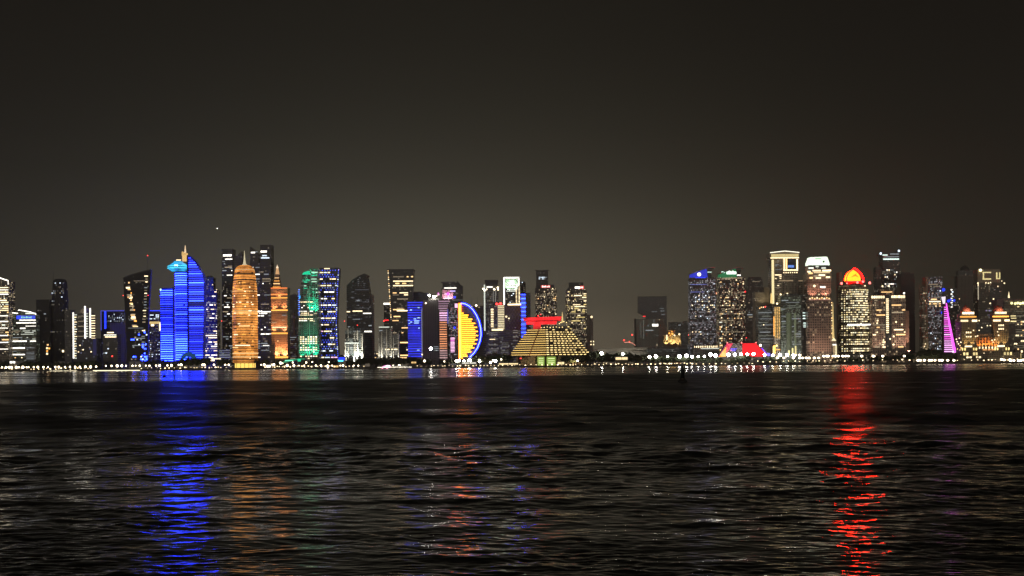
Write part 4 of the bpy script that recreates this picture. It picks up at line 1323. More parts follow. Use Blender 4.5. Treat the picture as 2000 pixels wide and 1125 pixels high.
for xa, xb, ya, yb, m in ((1274, 1285.5, 633, 637.5, WHITE), (1261, 1276, 644.3, 646, DIMC), (1265, 1267, 634, 638, DIMC), (1256, 1257.6, 625, 662, glow('vfaint', (1, 1, .85), .12)), (1251, 1252.4, 628, 660, glow('vfaint', (1, 1, .85), .12)),
                          (1278, 1288, 655, 656.4, glow('vfaint', (1, 1, .85), .12)), (1276.5, 1278, 624, 630, DIMC), (1282, 1284, 672, 676, DIMW)):
    b.light('lit_panel', xa, xb, ya, yb, m, -.2)
b.ball('warning_light', 1258.5, 617.5, 1.5, RED)
b.light('red_bar', 1256, 1261, 617, 618.4, RED, 0)
b.ball('roof_lamp', 1288, 624.5, 1.0, CREAM, -3)
b = Bld('golden_low_block', 1313, 2880, 'low gold lit building with amber crown lamps in the skyline gap', BL)
b.box('building_body', 1296, 1330, 655, None, 0, 24, facade('goldblock', (.36, .28, .16), (.15, .12, .08), 2.6, 30, .4, .9, .1, (1, .8, .4), .1))
b.box('roof_house', 1305, 1319, 645, 655, 3, 14, STONE)
for x, y, r, m in ((1307, 651, 1.9, GOLD), (1312, 647.5, 1.6, GOLD), (1317, 655, 2.0, CREAM), (1313, 652, 2.4, GOLD), (1309, 655, 1.6, GOLD), (1326.5, 653, 2.2, CREAM)):
    b.ball('crown_lamp', x, y, r, m)
b.light('sign_panel', 1301, 1303.4, 654, 664, CREAM, -.2)
for x in (1302, 1313, 1324):
    b.spot(x, 676, -8, (x, 658, 0), (1, .75, .35), 5e4, 90)
b = Bld('hazy_back_block', 1326, 5400, 'pale hazy far block behind the golden low block', BL)
b.box('building_body', 1307, 1346, 629, None, 0, 26, F_GREY)
b.box('roof_house', 1335, 1343, 627, 629, 4, 12, CONC)
b.light('lit_panel', 1325, 1330, 634, 636, DIMC)


def crane(px, D, base, top, jib, lab, lights):
    b = Bld('tower_crane', px, D, lab, 'crane')
    m = MB()
    z0, z1 = b.Z(base) if base else 0, b.Z(top)
    m.box(-.7, .7, -.7, .7, z0, z1)
    m.build('tower_mast', GREYDK, b.root)
    MB().tube([(b.X(x), 0, b.Z(y)) for x, y in jib], .55, 6).build('jib', plain('crane_paint', (.35, .25, .2), .6), b.root)
    MB().box(-1.6, 1.6, -1.4, -.75, z1 - 3, z1).build('cab', GREYDK, b.root)
    for x, y, r, mt in lights:
        b.ball('warning_light', x, y, r, mt, -.8)
    return b


b = crane(1241, 2950, None, 676, [(1243, 676), (1235, 670), (1227, 668), (1218, 668.5)], 'low crane with red lit curved jib in the skyline gap', [(1218.5, 664.5, 2.0, BEACON), (1229, 667, 1.2, BEACON), (1234.5, 654, 1.6, BEACON)])
for (xa, ya), (xb, yb) in zip([(1219, 668.8), (1227, 668.2), (1235, 670.2)], [(1227, 668.2), (1235, 670.2), (1241, 675)]):
    MB().tube([(b.X(xa), -.9, b.Z(ya)), (b.X(xb), -.9, b.Z(yb))], .7, 6).build('jib_light', glow('jib_pink', (1, .35, .25), 1.3), b.root)
crane(1345.5, 2900, None, 608, [(1337, 614), (1345, 609), (1356, 604)], 'thin crane mast with red lamps left of the blue crowned tower', [(1345.5, 609.5, 1.2, CREAM), (1345.5, 654, 2.3, BEACON), (1352, 652, 1.7, BEACON)])

# two sloped-crown residential towers
for px, lab, xs, mat, seed, crown in ((1374, 'apartment tower with sloping roof glowing blue and a round white disc', (1349, 1399), F_BUSYC, 60, 'b'),
                                      (1431, 'apartment tower with sloping roof glowing green and bright white sign', (1405, 1456), F_BUSY, 61, 'g')):
    b = Bld('sloped_crown_tower', px, 2680, lab, TW)
    xa, xb = xs
    b.box('tower_body', xa, xb, 542, None, 0, 34, mat)
    CM = glow('crown_blue', (.02, .04, .75), .9, .05) if crown == 'b' else glow('crown_green', (.02, .35, .12), .55, .05)
    b.poly('crown', [(xa + 2, 542), (xa + 2, 535), (xb - 18, 525), (xb - 16, 542)], 1, 26, CM)
    b.box('crown_core', xb - 16, xb - 8, 527, 542, 3, 22, F_DARK)
    b.poly('roof_blade', [(xa + 1, 533.5), (xa + 26, 524.5), (xb - 14, 521.8), (xb, 522.4), (xb - 2, 524), (xb - 14, 524), (xa + 26, 526.5), (xa + 1, 535.5)], -1.5, 32, plain('roof_blade', (.3, .3, .3), .5))
    if crown == 'b':
        o = MB().lathe(0, 0, [(-.6, 4.0), (.6, 4.0)], 18).build('roundel', glow('roundel', (1, .97, .95), 2.6, .05), b.root)
        o.rotation_euler = (math.radians(90), 0, 0)
        o.location = (b.X(1366.5), .2, b.Z(535.8))
        b.light('floor_light', xb - 16, xb - 8, 530.5, 532.4, glow('mintw', (.7, 1, .85), 1.5), 2.8)
        b.light('floor_light', xa + 10, xb - 20, 541.6, 543, BLUE, 0)
        b.light('floor_light', xa, xb - 18, 555, 556.2, glow('dimblue4', (.25, .3, 1), .5), 0)
        b.light('floor_light', xa, xb - 22, 569.5, 570.8, glow('dimblue4', (.25, .3, 1), .5), 0)
    else:
        b.light('sign_panel', 1420, 1439, 530.5, 535.5, glow('sign_mint', (.8, 1, .85), 2.2), .6)
        for x in (1424, 1431):
            b.light('sign_letter', x, x + 3, 529, 534, WHITE, .2)
        b.light('floor_light', xa + 5, xa + 12, 530, 533, glow('mintw', (.7, 1, .85), 1.5), .4)
        b.light('floor_light', 1441, 1448, 536.5, 538.6, WHITE, 2.6)
        b.light('floor_light', xa + 6, xb - 6, 542.4, 544, DIMW, 0)
    pal = [CREAM, DIMW, DIMC, WARM] if crown == 'g' else [COOL, DIMC, DIMC, DIMW, CREAM]
    b.grid(xa + 2, xb - 2, 545, 602, 14, 15, .30, pal, seed=seed, wf=.6)
    b.grid(xa + 2, xb - 6, 602, 690, 13, 20, .22, pal, seed=seed + 2, wf=.5, hf=.4)
    if crown == 'g':
        b.grid(xa, xa + 6, 600, 690, 2, 20, .5, [CREAM, WARM, PALE], seed=65, wf=.7, hf=.5)
        b.ball('warning_light', 1456, 570, 1.8, RED)
        b.ball('warning_light', 1457.5, 660, 1.2, RED)
    else:
        b.ball('roof_lamp', 1400, 573, 2.0, glow('salmon2', (1, .4, .2), 2.5), 4)
        b.ball('roof_lamp', 1406, 571, 1.4, glow('salmon2', (1, .4, .2), 2.5), 4)
b = Bld('lit_podium', 1381, 2640, 'low podium topped by a row of cream lamps beneath the two sloped towers', BL)
b.box('podium_body', 1352, 1404, 681, None, 0, 20, F_CONC)
b.light('cornice_light', 1368, 1404, 680, 681.5, PALE, -.3)
for i in range(13):
    b.light('lamp', 1356 + i * 3.6, 1357.6 + i * 3.6, 675.4, 678.8, CREAM, 1)
b.box('lamp_gallery', 1354, 1403, 679, 681, .8, 16, CONC)

b = Bld('dim_brown_tower', 1476, 4000, 'dim brown tower with dark crown behind the beige blank block', TW)
b.box('tower_body', 1458, 1495, 560, None, 0, 30, facade('dimbrown', (.12, .105, .095), (.05, .045, .04), 3, 4, .7, .5, .22, (1, .85, .7), .12))
b.box('crown', 1461, 1491, 545, 560, 3, 22, F_DARK)
b.box('crown_cap', 1464, 1488, 541, 545, 5, 16, GREYDK)
b.light('floor_light', 1470, 1485, 549, 550.6, DIMW, 3)
b.grid(1459, 1474, 575, 640, 5, 14, .3, [DIMW, DIMC], run=True, hf=.4, seed=66)
b = Bld('blank_beige_tower', 1490, 2526, 'smooth blank beige tower lit by no windows left of the classical skyscraper', TW)
b.box('tower_body', 1475, 1495, 571, None, 0, 26, plain('blank_beige', (.34, .29, .22), .85, 0, .12, .05))
b.box('rear_block', 1494, 1507, 561, None, 5, 22, plain('blank_beige', (.34, .29, .22), .85, 0, .12, .05))
for px, y0 in ((1480, 640), (1488, 594), (1502, 594)):
    b.spot(px, y0, -12, (px, 572, 0), (1, .85, .55), 5e3, 110)
b = Bld('grey_office_block', 1497, 2496, 'grey office block with thin pale floor rows and roof lamps beside gold stairs', BL)
b.box('building_body', 1481, 1512, 598, None, 0, 26, F_OFFICE)
b.box('roof_house', 1489, 1508, 595, 598, 4, 14, ROOFM)
for x, y, m in ((1487, 600, WARM), (1491, 600, CREAM), (1495, 599, BEACON), (1484, 602, WARM)):
    b.ball('roof_lamp', x, y, 1.2, m)
for i, (xa, xb, y) in enumerate(((1482, 1508, 610), (1488, 1506, 617), (1484, 1511, 622), (1482, 1500, 629), (1490, 1510, 634), (1482, 1512, 641), (1484, 1504, 648), (1482, 1510, 655), (1486, 1510, 661), (1482, 1511, 667), (1483, 1504, 673))):
    b.light('floor_light', xa, xb, y, y + 1.3, (DIMC, glow('faintp', (.9, 1, .8), .16))[i % 2], 0)
b.grid(1484, 1496, 630, 636, 4, 2, .6, [CREAM, PALE], seed=67)

# classical skyscraper
b = Bld('classical_skyscraper', 1535, 2508, 'tall classical tower with glowing cream pediment, portico window and gold edges', TW)
b.box('tower_body', 1508, 1560, 506, None, 2, 34, F_BEIGE)
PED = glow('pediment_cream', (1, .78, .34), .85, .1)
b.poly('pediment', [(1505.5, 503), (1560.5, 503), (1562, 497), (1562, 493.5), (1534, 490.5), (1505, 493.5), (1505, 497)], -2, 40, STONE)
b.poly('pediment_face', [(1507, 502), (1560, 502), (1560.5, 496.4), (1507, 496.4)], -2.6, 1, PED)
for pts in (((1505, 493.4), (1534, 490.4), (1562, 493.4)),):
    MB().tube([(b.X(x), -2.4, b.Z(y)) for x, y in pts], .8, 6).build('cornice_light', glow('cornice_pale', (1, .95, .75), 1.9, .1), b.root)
b.light('cornice_light', 1505.5, 1561, 503, 504.6, CREAM, -2)
for xa, xb, ya, yb, m in ((1508.2, 1512.6, 507, 593, glow('edge_gold', (1, .82, .42), 1.3, .1)), (1531.5, 1534.5, 504.6, 529, CREAM), (1536, 1538.6, 505, 526, WARM), (1557, 1559.6, 506, 529, CREAM)):
    b.light('pilaster_light', xa, xb, ya, yb, m, 1, 1.4)
b.box('portico_recess', 1539, 1556, 505, 526, 1.2, 1, plain('recess_dark', (.015, .015, .02), .4))
b.light('portico_glow', 1540, 1552, 518, 522.5, glow('portico_blue', (.15, .35, 1), 1.0, .1), 1)
b.poly('portico_arch', [(1542, 518), (1551, 518), (1550, 508), (1546.5, 505.6), (1543, 508)], .6, .8, F_NAVY)
b.box('portico_sill', 1529, 1560, 528, 534, .2, 4, STONE)
b.light('sill_light', 1531, 1559, 526.5, 528.4, CREAM, .2)
for i in range(7):
    b.ball('sill_lamp', 1532 + i * 4.2, 532.5, 1.2, CREAM, 0)
for i in range(6):
    b.box('pier', 1527 + i * 6, 1529 + i * 6, 548, 600, .6, 2, STONE)
b.light('band_light', 1522, 1550, 547.5, 549, glow('faintgold', (1, .7, .4), .4), .4)
for x in (1533, 1545):
    b.spot(x, 604, -10, (x, 560, 2), (1, .72, .4), 5e4, 80)
b.grid(1515, 1528, 508, 530, 3, 9, .55, [DIMC, CREAM, DIMW], run=True, hf=.4, seed=68, d0=2)
b.grid(1514, 1528, 535, 573, 3, 11, .35, [DIMW, CREAM], run=True, hf=.4, seed=69, d0=2)
b.ball('ledge_lamp', 1525, 575, 1.8, CREAM)
b.ball('ledge_lamp', 1538, 574, 1.8, CREAM)
b.box('side_turret', 1562, 1571, 549, None, 8, 20, F_BEIGE)
b.light('turret_cap_light', 1562, 1570.5, 547.5, 549, glow('faintgold', (1, .7, .4), .4), 8)
for x in (1506.5, 1508):
    b.round('finial', x, [(592, 1.8), (584, 1.2), (572, .5)], 0, 8, glow('finial_gold', (1, .7, .25), 1.2))
b = Bld('gold_lattice_stair_tower', 1518, 2476, 'narrow golden glowing window column at the foot of the classical skyscraper', TW)
b.box('tower_body', 1512, 1524.5, 598, None, 0, 14, F_BEIGE)
for i in range(21):
    y = 600 + i * 2.95
    for j in range(3):
        b.light('lit_window', 1513 + j * 4, 1515.4 + j * 4, y, y + 1.7, glow('gold_window', (1, .60, .18), 1.2, .8), 0)
b.light('edge_light', 1511, 1512.4, 618, 656, GOLD, 0)
b.ball('roof_lamp', 1518, 593, 2.0, CREAM)
for i in range(4):
    b.light('lit_window', 1510.5, 1514, 675 + i * 4, 678 + i * 4, YELL, 0)
b.light('entrance_light', 1508.5, 1512.5, 676, 691, glow('entr_gold', (1, .72, .22), 1.3), -2)
b.ball('yellow_lamp', 1516.5, 675, 1.9, glow('lamp_yel', (1, .8, .3), 3))
b.light('entrance_light', 1514, 1524, 682, 683.6, GOLD, 0)
b = Bld('pale_green_glass_tower', 1544, 2472, 'pale green glass tower with vertical lit bays in front of classical skyscraper', TW)
b.box('tower_body', 1524.5, 1565, 577, None, 0, 28, F_GREEN)
b.box('roof_block', 1534, 1562, 573.5, 577, 3, 18, F_DARK)
for xa, xb, m in ((1536, 1545, .10), (1551, 1555, .16), (1543, 1546, .05)):
    b.light('lit_bay', xa, xb, 612, 690, glow('bay_%d' % int(m * 100), (.80, .95, .50), m, .1), 0)
for i, (xa, xb, y) in enumerate(((1535, 1562, 590), (1538, 1555, 596.5), (1525, 1534, 603), (1540, 1564, 600), (1527, 1540, 586))):
    b.light('floor_light', xa, xb, y, y + 1.4, (DIMC, glow('faintp', (.9, 1, .8), .16))[i % 2], 0)
b.grid(1525, 1536, 605, 690, 1, 17, .9, [glow('faintp', (.9, 1, .8), .16), DIMC], run=True, hf=.35, seed=71)
b.grid(1546, 1565, 605, 690, 3, 17, .5, [glow('faintp', (.9, 1, .8), .16), DIMC], run=True, hf=.35, seed=72)
for x, h in ((1540, 684), (1547, 680), (1553, 676)):
    b.light('foot_light', x - 1, x + 2, h, 694, glow('foot_yel', (1, .85, .35), 1.2), -.6)
b = Bld('shadowed_side_tower', 1572, 2484, 'dark tower with a short stack of white windows near its right edge', TW)
b.box('tower_body', 1564, 1579, 574, None, 0, 26, F_DARK)
for y in (610, 615.5, 621, 630, 634, 637.5):
    b.light('lit_window', 1568 if y < 625 else 1569, 1573 if y < 625 else 1578.6, y, y + 2, glow('pale_mint', (.8, 1, .9), 1.5), 0)
b.light('red_sign', 1574.2, 1577, 679, 695, glow('sign_rose', (1, .10, .12), .9), -2)

# white-green crowned tower
b = Bld('crowned_brown_tower', 1600, 2466, 'stepped brown tower with blazing white green crown and cream second tier', TW)
b.box('tower_body', 1578, 1624, 586, None, 0, 34, F_PINK)
b.box('mid_body', 1578, 1624, 545, 586, 1, 30, facade('brownmid', (.22, .15, .12), (.05, .035, .03), 4, 5, .55, .5, .2, (1, .75, .5), .2))
b.box('upper_tier', 1577, 1625, 534, 545, .4, 32, STONE)
b.box('tier_two', 1580, 1621, 520, 534, 3, 26, F_DARKW)
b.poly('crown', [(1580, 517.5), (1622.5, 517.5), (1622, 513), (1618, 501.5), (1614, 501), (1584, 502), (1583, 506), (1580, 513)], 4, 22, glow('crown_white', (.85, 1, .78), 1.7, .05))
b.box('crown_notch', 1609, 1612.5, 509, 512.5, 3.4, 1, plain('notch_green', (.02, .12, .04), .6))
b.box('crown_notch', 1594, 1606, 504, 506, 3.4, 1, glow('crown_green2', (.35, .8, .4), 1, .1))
b.box('crown_base', 1582, 1620, 517.5, 520, 5, 20, GREYDK)
for i, (xa, xb, y, m) in enumerate(((1578, 1584, 529, CREAM), (1588, 1604, 527, CREAM), (1607, 1624, 527, CREAM), (1580, 1590, 522, PALE), (1594, 1600, 519, PALE), (1605, 1614, 522, PALE), (1580, 1588, 532, WARM), (1590, 1622, 530.5, glow('tiergold', (1, .75, .4), .9)),
                                     (1590, 1598, 537.5, DIMW), (1600, 1612, 536, CREAM), (1614, 1622, 540, CREAM), (1582, 1588, 541, WARM), (1594, 1604, 541.5, CREAM))):
    b.light('crown_lamp', xa, xb, y, y + 3, m, -.2)
b.ball('ledge_lamp', 1591, 558.5, 2.4, CREAM)
b.ball('ledge_lamp', 1604, 560.5, 1.6, WHITE)
b.light('ledge_lamp', 1606, 1613, 559, 562.5, WHITE, .6)
b.light('band_light', 1580, 1623, 584.4, 586, glow('bandrose', (1, .5, .35), .8), -.3)
for i in range(9):
    b.light('lit_window', 1581 + i * 4.7, 1583.6 + i * 4.7, 582 - (i % 2) * 1.4, 584.4 - (i % 2) * 1.4, (WARM, CREAM)[i % 3 == 0], -.1)
b.ball('ledge_lamp', 1600, 575, 1.3, CREAM)
b.ball('ledge_lamp', 1613, 574, 1.3, CREAM)
for x in (1588, 1612):
    b.spot(x, 582, -10, (x, 560, 1), (1, .5, .35), 5e4, 95)
for x in (1586, 1601, 1616):
    b.spot(x, 702, -18, (x, 640, 0), (1, .62, .42), 4e4, 80)
for i in range(13):
    b.light('edge_window', 1624, 1625.6, 590 + i * 5, 592.5 + i * 5, (WARM, CREAM, DIMW)[i % 3], .5)
b = Bld('gilded_minaret', 1629, 2460, 'slender gold lit minaret between brown tower and red crowned tower', 'minaret')
b.box('base', 1627, 1634.5, 671, None, 0, 6, STONE)
b.box('gallery', 1625.5, 1633, 665.5, 669, .4, 6, STONE)
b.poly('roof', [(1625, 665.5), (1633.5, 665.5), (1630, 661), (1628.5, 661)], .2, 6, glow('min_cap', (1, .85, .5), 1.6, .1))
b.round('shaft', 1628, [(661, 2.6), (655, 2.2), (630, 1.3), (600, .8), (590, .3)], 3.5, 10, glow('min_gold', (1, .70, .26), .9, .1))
b.light('gallery_light', 1625.6, 1633, 672, 674.6, WHITE, -.3)
b.light('wall_light', 1631, 1634, 674.6, 695, glow('min_wall', (1, .86, .5), 1.1, .1), -.2)
b.light('wall_light', 1627, 1630, 676, 690, glow('min_wall2', (1, .7, .35), .45, .1), -.2)
b = Bld('beige_slab_tower', 1645, 2900, 'pale beige slab with vertical light line left of the red crowned tower', TW)
b.poly('tower_body', [(1639.5, 706), (1655, 706), (1655, 543), (1645, 540), (1645, 531), (1639.5, 531)], 0, 24, plain('slab_beige', (.33, .29, .23), .85, 0, .12, .05))
b.light('edge_light', 1641.5, 1642.5, 560, 690, glow('edgefaint', (1, .85, .7), .3), 0)
for px in (1645,):
    b.spot(px, 700, -22, (px, 600, 0), (1, .85, .6), 7e4, 90)

# red crowned tower: the red light that streaks the whole bay
b = Bld('red_crowned_tower', 1673.5, 2500, 'rounded tower of bright window rows crowned by a blazing red and yellow dome', TW)
b.round('tower_body', 1674, [(708, 28.5), (566, 28.5), (558, 27.5), (554, 25), (550, 20)], 29, 32, facade('redtower', (.10, .085, .06), (.02, .02, .018), 3, 5, .7, .5, .5, (1, .8, .4), .12))
b.box('base_block', 1646, 1703, 690, None, -2, 30, F_DARKW)
b.box('crown_deck', 1655, 1694, 548, 551, 10, 38, plain('deck_red', (.25, .03, .03), .6))
crown_em = glow('crown_fire', (1.0, .001, .001), 75, .05, True)
crown_face = glow('crown_face', (1.0, .0145, .0006), 78, .05, True)
dp = [(548, 15.2), (542, 15.4), (537, 13.8), (532, 10.6), (528, 6.2), (524.5, .6)]
b.round('crown_dome', 1673.5, dp, 29, 24, crown_face)
MB().tube([(b.X(x), 12, b.Z(y)) for x, y in ((1657.6, 549), (1657.2, 542), (1659, 537), (1662.6, 531.5), (1667.5, 527.3), (1673.5, 522.8), (1679.5, 527.3), (1684.4, 531.5), (1688, 537), (1689.8, 542), (1689.4, 549))], .85, 8).build('crown_neon', crown_em, b.root, True)
b.light('crown_neon', 1657, 1690, 548.4, 549.8, crown_em, 9.6, 1.5)
b.poly('crown_mark', [(1666, 541), (1672, 536), (1677, 533), (1676, 536), (1682, 541), (1674, 538.5)], 11.5, 1, glow('crown_mark', (1, .45, .02), 1, .1))
for x, y, r in ((1645.5, 553, 2.6), (1676.5, 551.5, 2.6), (1687.5, 550, 2.4), (1700.5, 552.5, 2.6), (1656, 553, 1.4)):
    b.ball('red_lamp', x, y, r, glow('hot_rose', (1, .16, .14), 4, .2), 4)
rf = lambda x, y: 29 - math.sqrt(max(28.5 ** 2 - (x - 1674) ** 2, 1)) * b.k - .35
RW = [glow('row_yellow', (1, .80, .38), 1.5), CREAM, glow('row_pale', (1, .92, .62), 1.7), DIMW]
b.grid(1648, 1701, 556, 572, 14, 4, .45, RW, hf=.42, wf=.7, front=rf, seed=80)
b.grid(1647, 1701.5, 572, 692, 15, 27, .92, RW, hf=.42, wf=.78, front=rf, rows=(0, 1, 2, 3, 4, 5, 6, 7, 8, 9, 10, 11, 12, 14, 15, 17, 18, 20, 21, 22, 24, 25), seed=81, run=False)
b.light('hot_row', 1655, 1700, 633, 635.4, WHITE, -.6)

b = Bld('white_topped_back_tower', 1739, 2980, 'tall dark tower with white lit roof corners behind the grid fronted hotel', TW)
b.box('tower_body', 1725, 1759, 500, None, 0, 32, F_DARKW)
b.box('left_shoulder', 1713, 1724, 521, None, 5, 22, F_DARK)
b.poly('crown', [(1723, 500), (1758, 500), (1759, 489), (1757, 489), (1754, 493), (1724, 494)], 2, 24, GREYDK)
b.box('top_floors', 1720, 1758, 494, 500, 1, 28, F_DARK)
for xa, xb, y, h, m in ((1725, 1735, 497, 2, glow('pale_mint', (.8, 1, .9), 1.5)), (1740, 1757, 495.4, 1.6, DIMC), (1726, 1757, 505, 2.4, glow('pale_mint', (.8, 1, .9), 1.5)), (1728, 1757, 501, 1.4, DIMC)):
    b.light('floor_light', xa, xb, y, y + h, m, -.3 if y > 500 else .7)
b.ball('corner_lamp', 1721.5, 495, 2.8, COOL, 0)
b.ball('corner_lamp', 1757, 490, 2.6, COOL, 0)
b.grid(1728, 1758, 525, 566, 8, 9, .55, [DIMC, CREAM, DIMC, WHITE], wf=.5, seed=83)
b.ball('ledge_lamp', 1724, 559, 2.0, CREAM)
b.ball('ledge_lamp', 1736, 558.5, 2.0, CREAM)
b.box('lower_step', 1720, 1745, 566, None, -3, 8, F_PINK)
b.light('band_light', 1721, 1742, 569.5, 571.4, WARM, -3.2)

b = Bld('grid_fronted_hotel', 1738, 2496, 'broad pinkish hotel with square window grid and bright row of lamps on top', 'hotel')
F_HOT = facade('hotelgrid', (.34, .25, .21), (.035, .028, .026), 4.4, 4.6, .6, .62, .26, (1, .72, .42), .35, .1)
b.box('left_wing', 1703, 1730, 578, None, 0, 30, F_HOT)
b.box('core', 1729, 1741, 576, None, -1.5, 30, F_DARK)
b.box('right_wing', 1740, 1769, 577, None, 0, 30, F_HOT)
b.box('podium', 1700, 1775, 685, None, -5, 40, F_PINK)
b.box('side_wing', 1769, 1777.5, 607, None, 6, 22, plain('rose_wall', (.42, .28, .22), .8))
for i in range(6):
    b.light('top_lamp_row', 1702.5 + i * 4.4, 1706 + i * 4.4, 577.6, 582.4, CREAM, -.4)
    b.light('top_lamp_row', 1741 + i * 4.6, 1744.8 + i * 4.6, 577.2, 582, CREAM, -.4)
b.ball('roof_lamp', 1766, 573, 1.9, WHITE)
for i in range(18):
    b.light('stair_light', 1730.5, 1735.5, 583 + i * 3.85, 585.2 + i * 3.85, CREAM, -1.7)
b.grid(1704, 1730, 584, 680, 7, 20, .24, [CREAM, WARM, DIMW, DIMW], run=True, seed=84, wf=.6)
b.grid(1741, 1769, 584, 680, 7, 20, .22, [CREAM, WARM, DIMW, DIMW], run=True, seed=85, wf=.6)
for x, y in ((1750, 629), (1761.5, 634), (1714, 626), (1713, 631), (1725, 664), (1724, 673), (1738, 662), (1745, 657), (1744.5, 673)):
    b.ball('room_lamp', x, y, 1.7, CREAM)
for x in (1710, 1724, 1748, 1762):
    b.spot(x, 690, -16, (x, 640, 0), (1, .68, .48), 4e4, 85)
b.spot(1773, 690, -8, (1773, 650, 6), (1, .55, .4), 8e4, 70)
b = Bld('black_slab_behind_hotel', 1776, 2900, 'featureless black slab rising right of the grid fronted hotel', TW)
b.box('tower_body', 1760, 1786, 534, None, 0, 30, plain('slab_black', (.02, .02, .024), .5))
b.box('side_face', 1786, 1788.5, 540, None, 4, 24, F_DARK)
b.box('roof_plant', 1766, 1780, 531, 534, 6, 14, GREYDK)

b = Bld('hazy_beige_tower', 1823, 2760, 'hazy tower half beige half dark with cream windows left of magenta sail', TW)
b.box('left_body', 1803, 1812, 560, None, 2, 24, facade('beigeedge', (.30, .26, .20), (.06, .05, .045), 2.4, 4, .45, .5, .3, (1, .85, .6), .3))
b.box('stone_edge', 1809, 1813, 541, None, 0, 26, STONE)
b.box('tower_body', 1813, 1842, 541, None, 1, 28, F_BUSYC)
b.grid(1814, 1840, 545, 600, 8, 13, .3, [DIMC, DIMW], run=True, hf=.4, seed=86)
b.grid(1815, 1838, 578, 600, 6, 5, .8, [CREAM, WARM, DIMW], run=True, hf=.45, seed=87)
b.grid(1816, 1842, 602, 684, 6, 16, .26, [DIMC, COOL, DIMW], seed=88, wf=.45, hf=.4)
b.grid(1804, 1811, 565, 684, 3, 24, .3, [DIMW, CREAM, DIMW], seed=89, wf=.5, hf=.4)
b.spot(1808, 700, -14, (1808, 640, 0), (1, .8, .5), 4e4, 80)

b = Bld('dark_lamp_tower', 1856, 2760, 'dark block behind the magenta sail with blue lamps and white dotted edge', TW)
b.box('tower_body', 1843, 1871, 563, None, 0, 26, F_DARK)
b.box('right_wing', 1861, 1874, 592, None, -3, 20, F_DARKW)
for i in range(9):
    b.light('edge_window', 1857.5 + (i % 2) * 2, 1860.5 + (i % 2) * 2, 565 + i * 4.2, 567 + i * 4.2, (WHITE, COOL)[i % 2], 0)
for x, y, r, m in ((1842.5, 566, 3.4, BLUE), (1852, 588, 3.2, BLUE), (1863, 587, 2.6, BLUE), (1840, 610.5, 3.2, BLUE), (1856, 585.5, 2.0, BLUE), (1836, 568, 1.6, COOL), (1842, 601, 1.4, COOL)):
    b.ball('blue_lamp', x, y, r, m, -3.5)
b.ball('roof_lamp', 1874, 584, 1.0, WARM)
b = Bld('magenta_sail_tower', 1853, 2520, 'slim triangular sail glowing magenta with white striped floors', TW)
b.poly('sail_body', [(1843.5, 690), (1866, 690), (1849, 592), (1846.5, 592), (1844.5, 600)], 1, 12, plain('sail_wall', (.05, .03, .05), .5))
for i in range(22):
    y = 599 + i * 4.12
    xr = 1849 + (y - 592) * .158
    b.light('floor_bar', 1844.2, xr, y, y + 1.9, (MAGE, glow('magenta_pale', (1, .45, .95), 2.0))[i > 15 or i % 4 == 1], .6)
MB().tube([(b.X(1848.5), -.3, b.Z(592)), (b.X(1854), -.3, b.Z(630)), (b.X(1860), -.3, b.Z(664)), (b.X(1864.6), -.3, b.Z(688))], [1.0, 1.7, 2.4, 3.0], 8).build('sail_edge_light', glow('magenta_hot', (1, .10, .90), 2.4, .05), b.root, True)
b.light('foot_light', 1859, 1867, 685, 688.5, glow('magenta_white', (1, .7, .98), 3), -1)
b.poly('sail_head', [(1840.5, 580), (1847.5, 579), (1846.5, 593), (1843.5, 593)], .6, 4, glow('head_white', (1, .85, .95), 1.3, .1))

b = Bld('domed_far_tower', 1888, 4000, 'faint brown tower with dark pointed cap behind the domed hotel', TW)
b.box('tower_body', 1871, 1905, 538, None, 0, 28, facade('faintbrown', (.14, .125, .105), (.07, .06, .05), 4.6, 40, .35, .94, .06, (1, .8, .5), .05))
b.box('attic', 1873, 1903, 528, 538, 2, 24, F_DARK)
b.dome('cap', 1888, 528, 517, 9, GREYDK, 14, .5)
b.grid(1874, 1902, 529, 534, 6, 1, .7, [DIMW], d0=2, seed=90)
b = Bld('square_eyed_tower', 1934, 2900, 'tower whose head shows a lit square frame and a lit upright bar', TW)
b.box('tower_body', 1911, 1958, 552, None, 0, 32, facade('eyedtower', (.13, .115, .09), (.04, .035, .03), 3, 4, .7, .5, .14, (1, .8, .5), .15))
b.box('head', 1911, 1955, 526, 552, 2, 26, STONE)
b.box('dark_bay', 1934, 1955, 562, 600, -.8, 3, F_DARK)
SQ = glow('square_gold', (1, .82, .36), 1.1, .1)
for xa, xb, ya, yb in ((1920.5, 1937, 531, 533), (1921, 1923.4, 531, 546), (1920.5, 1937, 543.6, 546), (1935.4, 1937.2, 531, 533.4), (1947, 1949.4, 532, 545), (1953, 1955, 532, 545), (1949.4, 1953, 543.5, 545)):
    b.light('frame_light', xa, xb, ya, yb, SQ, 1.8)
b.ball('corner_lamp', 1916, 527.5, 3.0, glow('corner_yel', (1, .9, .45), 4), 0)
for x, y, r in ((1910.5, 553, 1.9), (1911, 556.5, 1.4), (1926, 552.5, 1.3), (1931, 553, 1.5), (1935, 552, 1.4), (1949.5, 559.5, 1.5), (1957, 549, 1.3), (1962, 553.5, 1.6), (1940.5, 584, 1.7), (1934, 592.5, 1.7)):
    b.ball('ledge_lamp', x, y, r, CREAM)
b.light('edge_light', 1910.2, 1912, 555, 585, glow('edge_dimgold', (1, .85, .6), .5), -.2)
b.grid(1925, 1937, 600, 622, 4, 5, .6, [glow('lilac_win', (.7, .55, 1), .7), DIMC], wf=.5, hf=.6, seed=92)
b.round('roof_flame_lamp', 1972, [(582, 1.8), (578, 1.5), (574, .8), (570, .2)], 3, 8, CREAM)
b.box('right_block', 1958, 1976, 582, None, 2, 22, F_BEIGE)

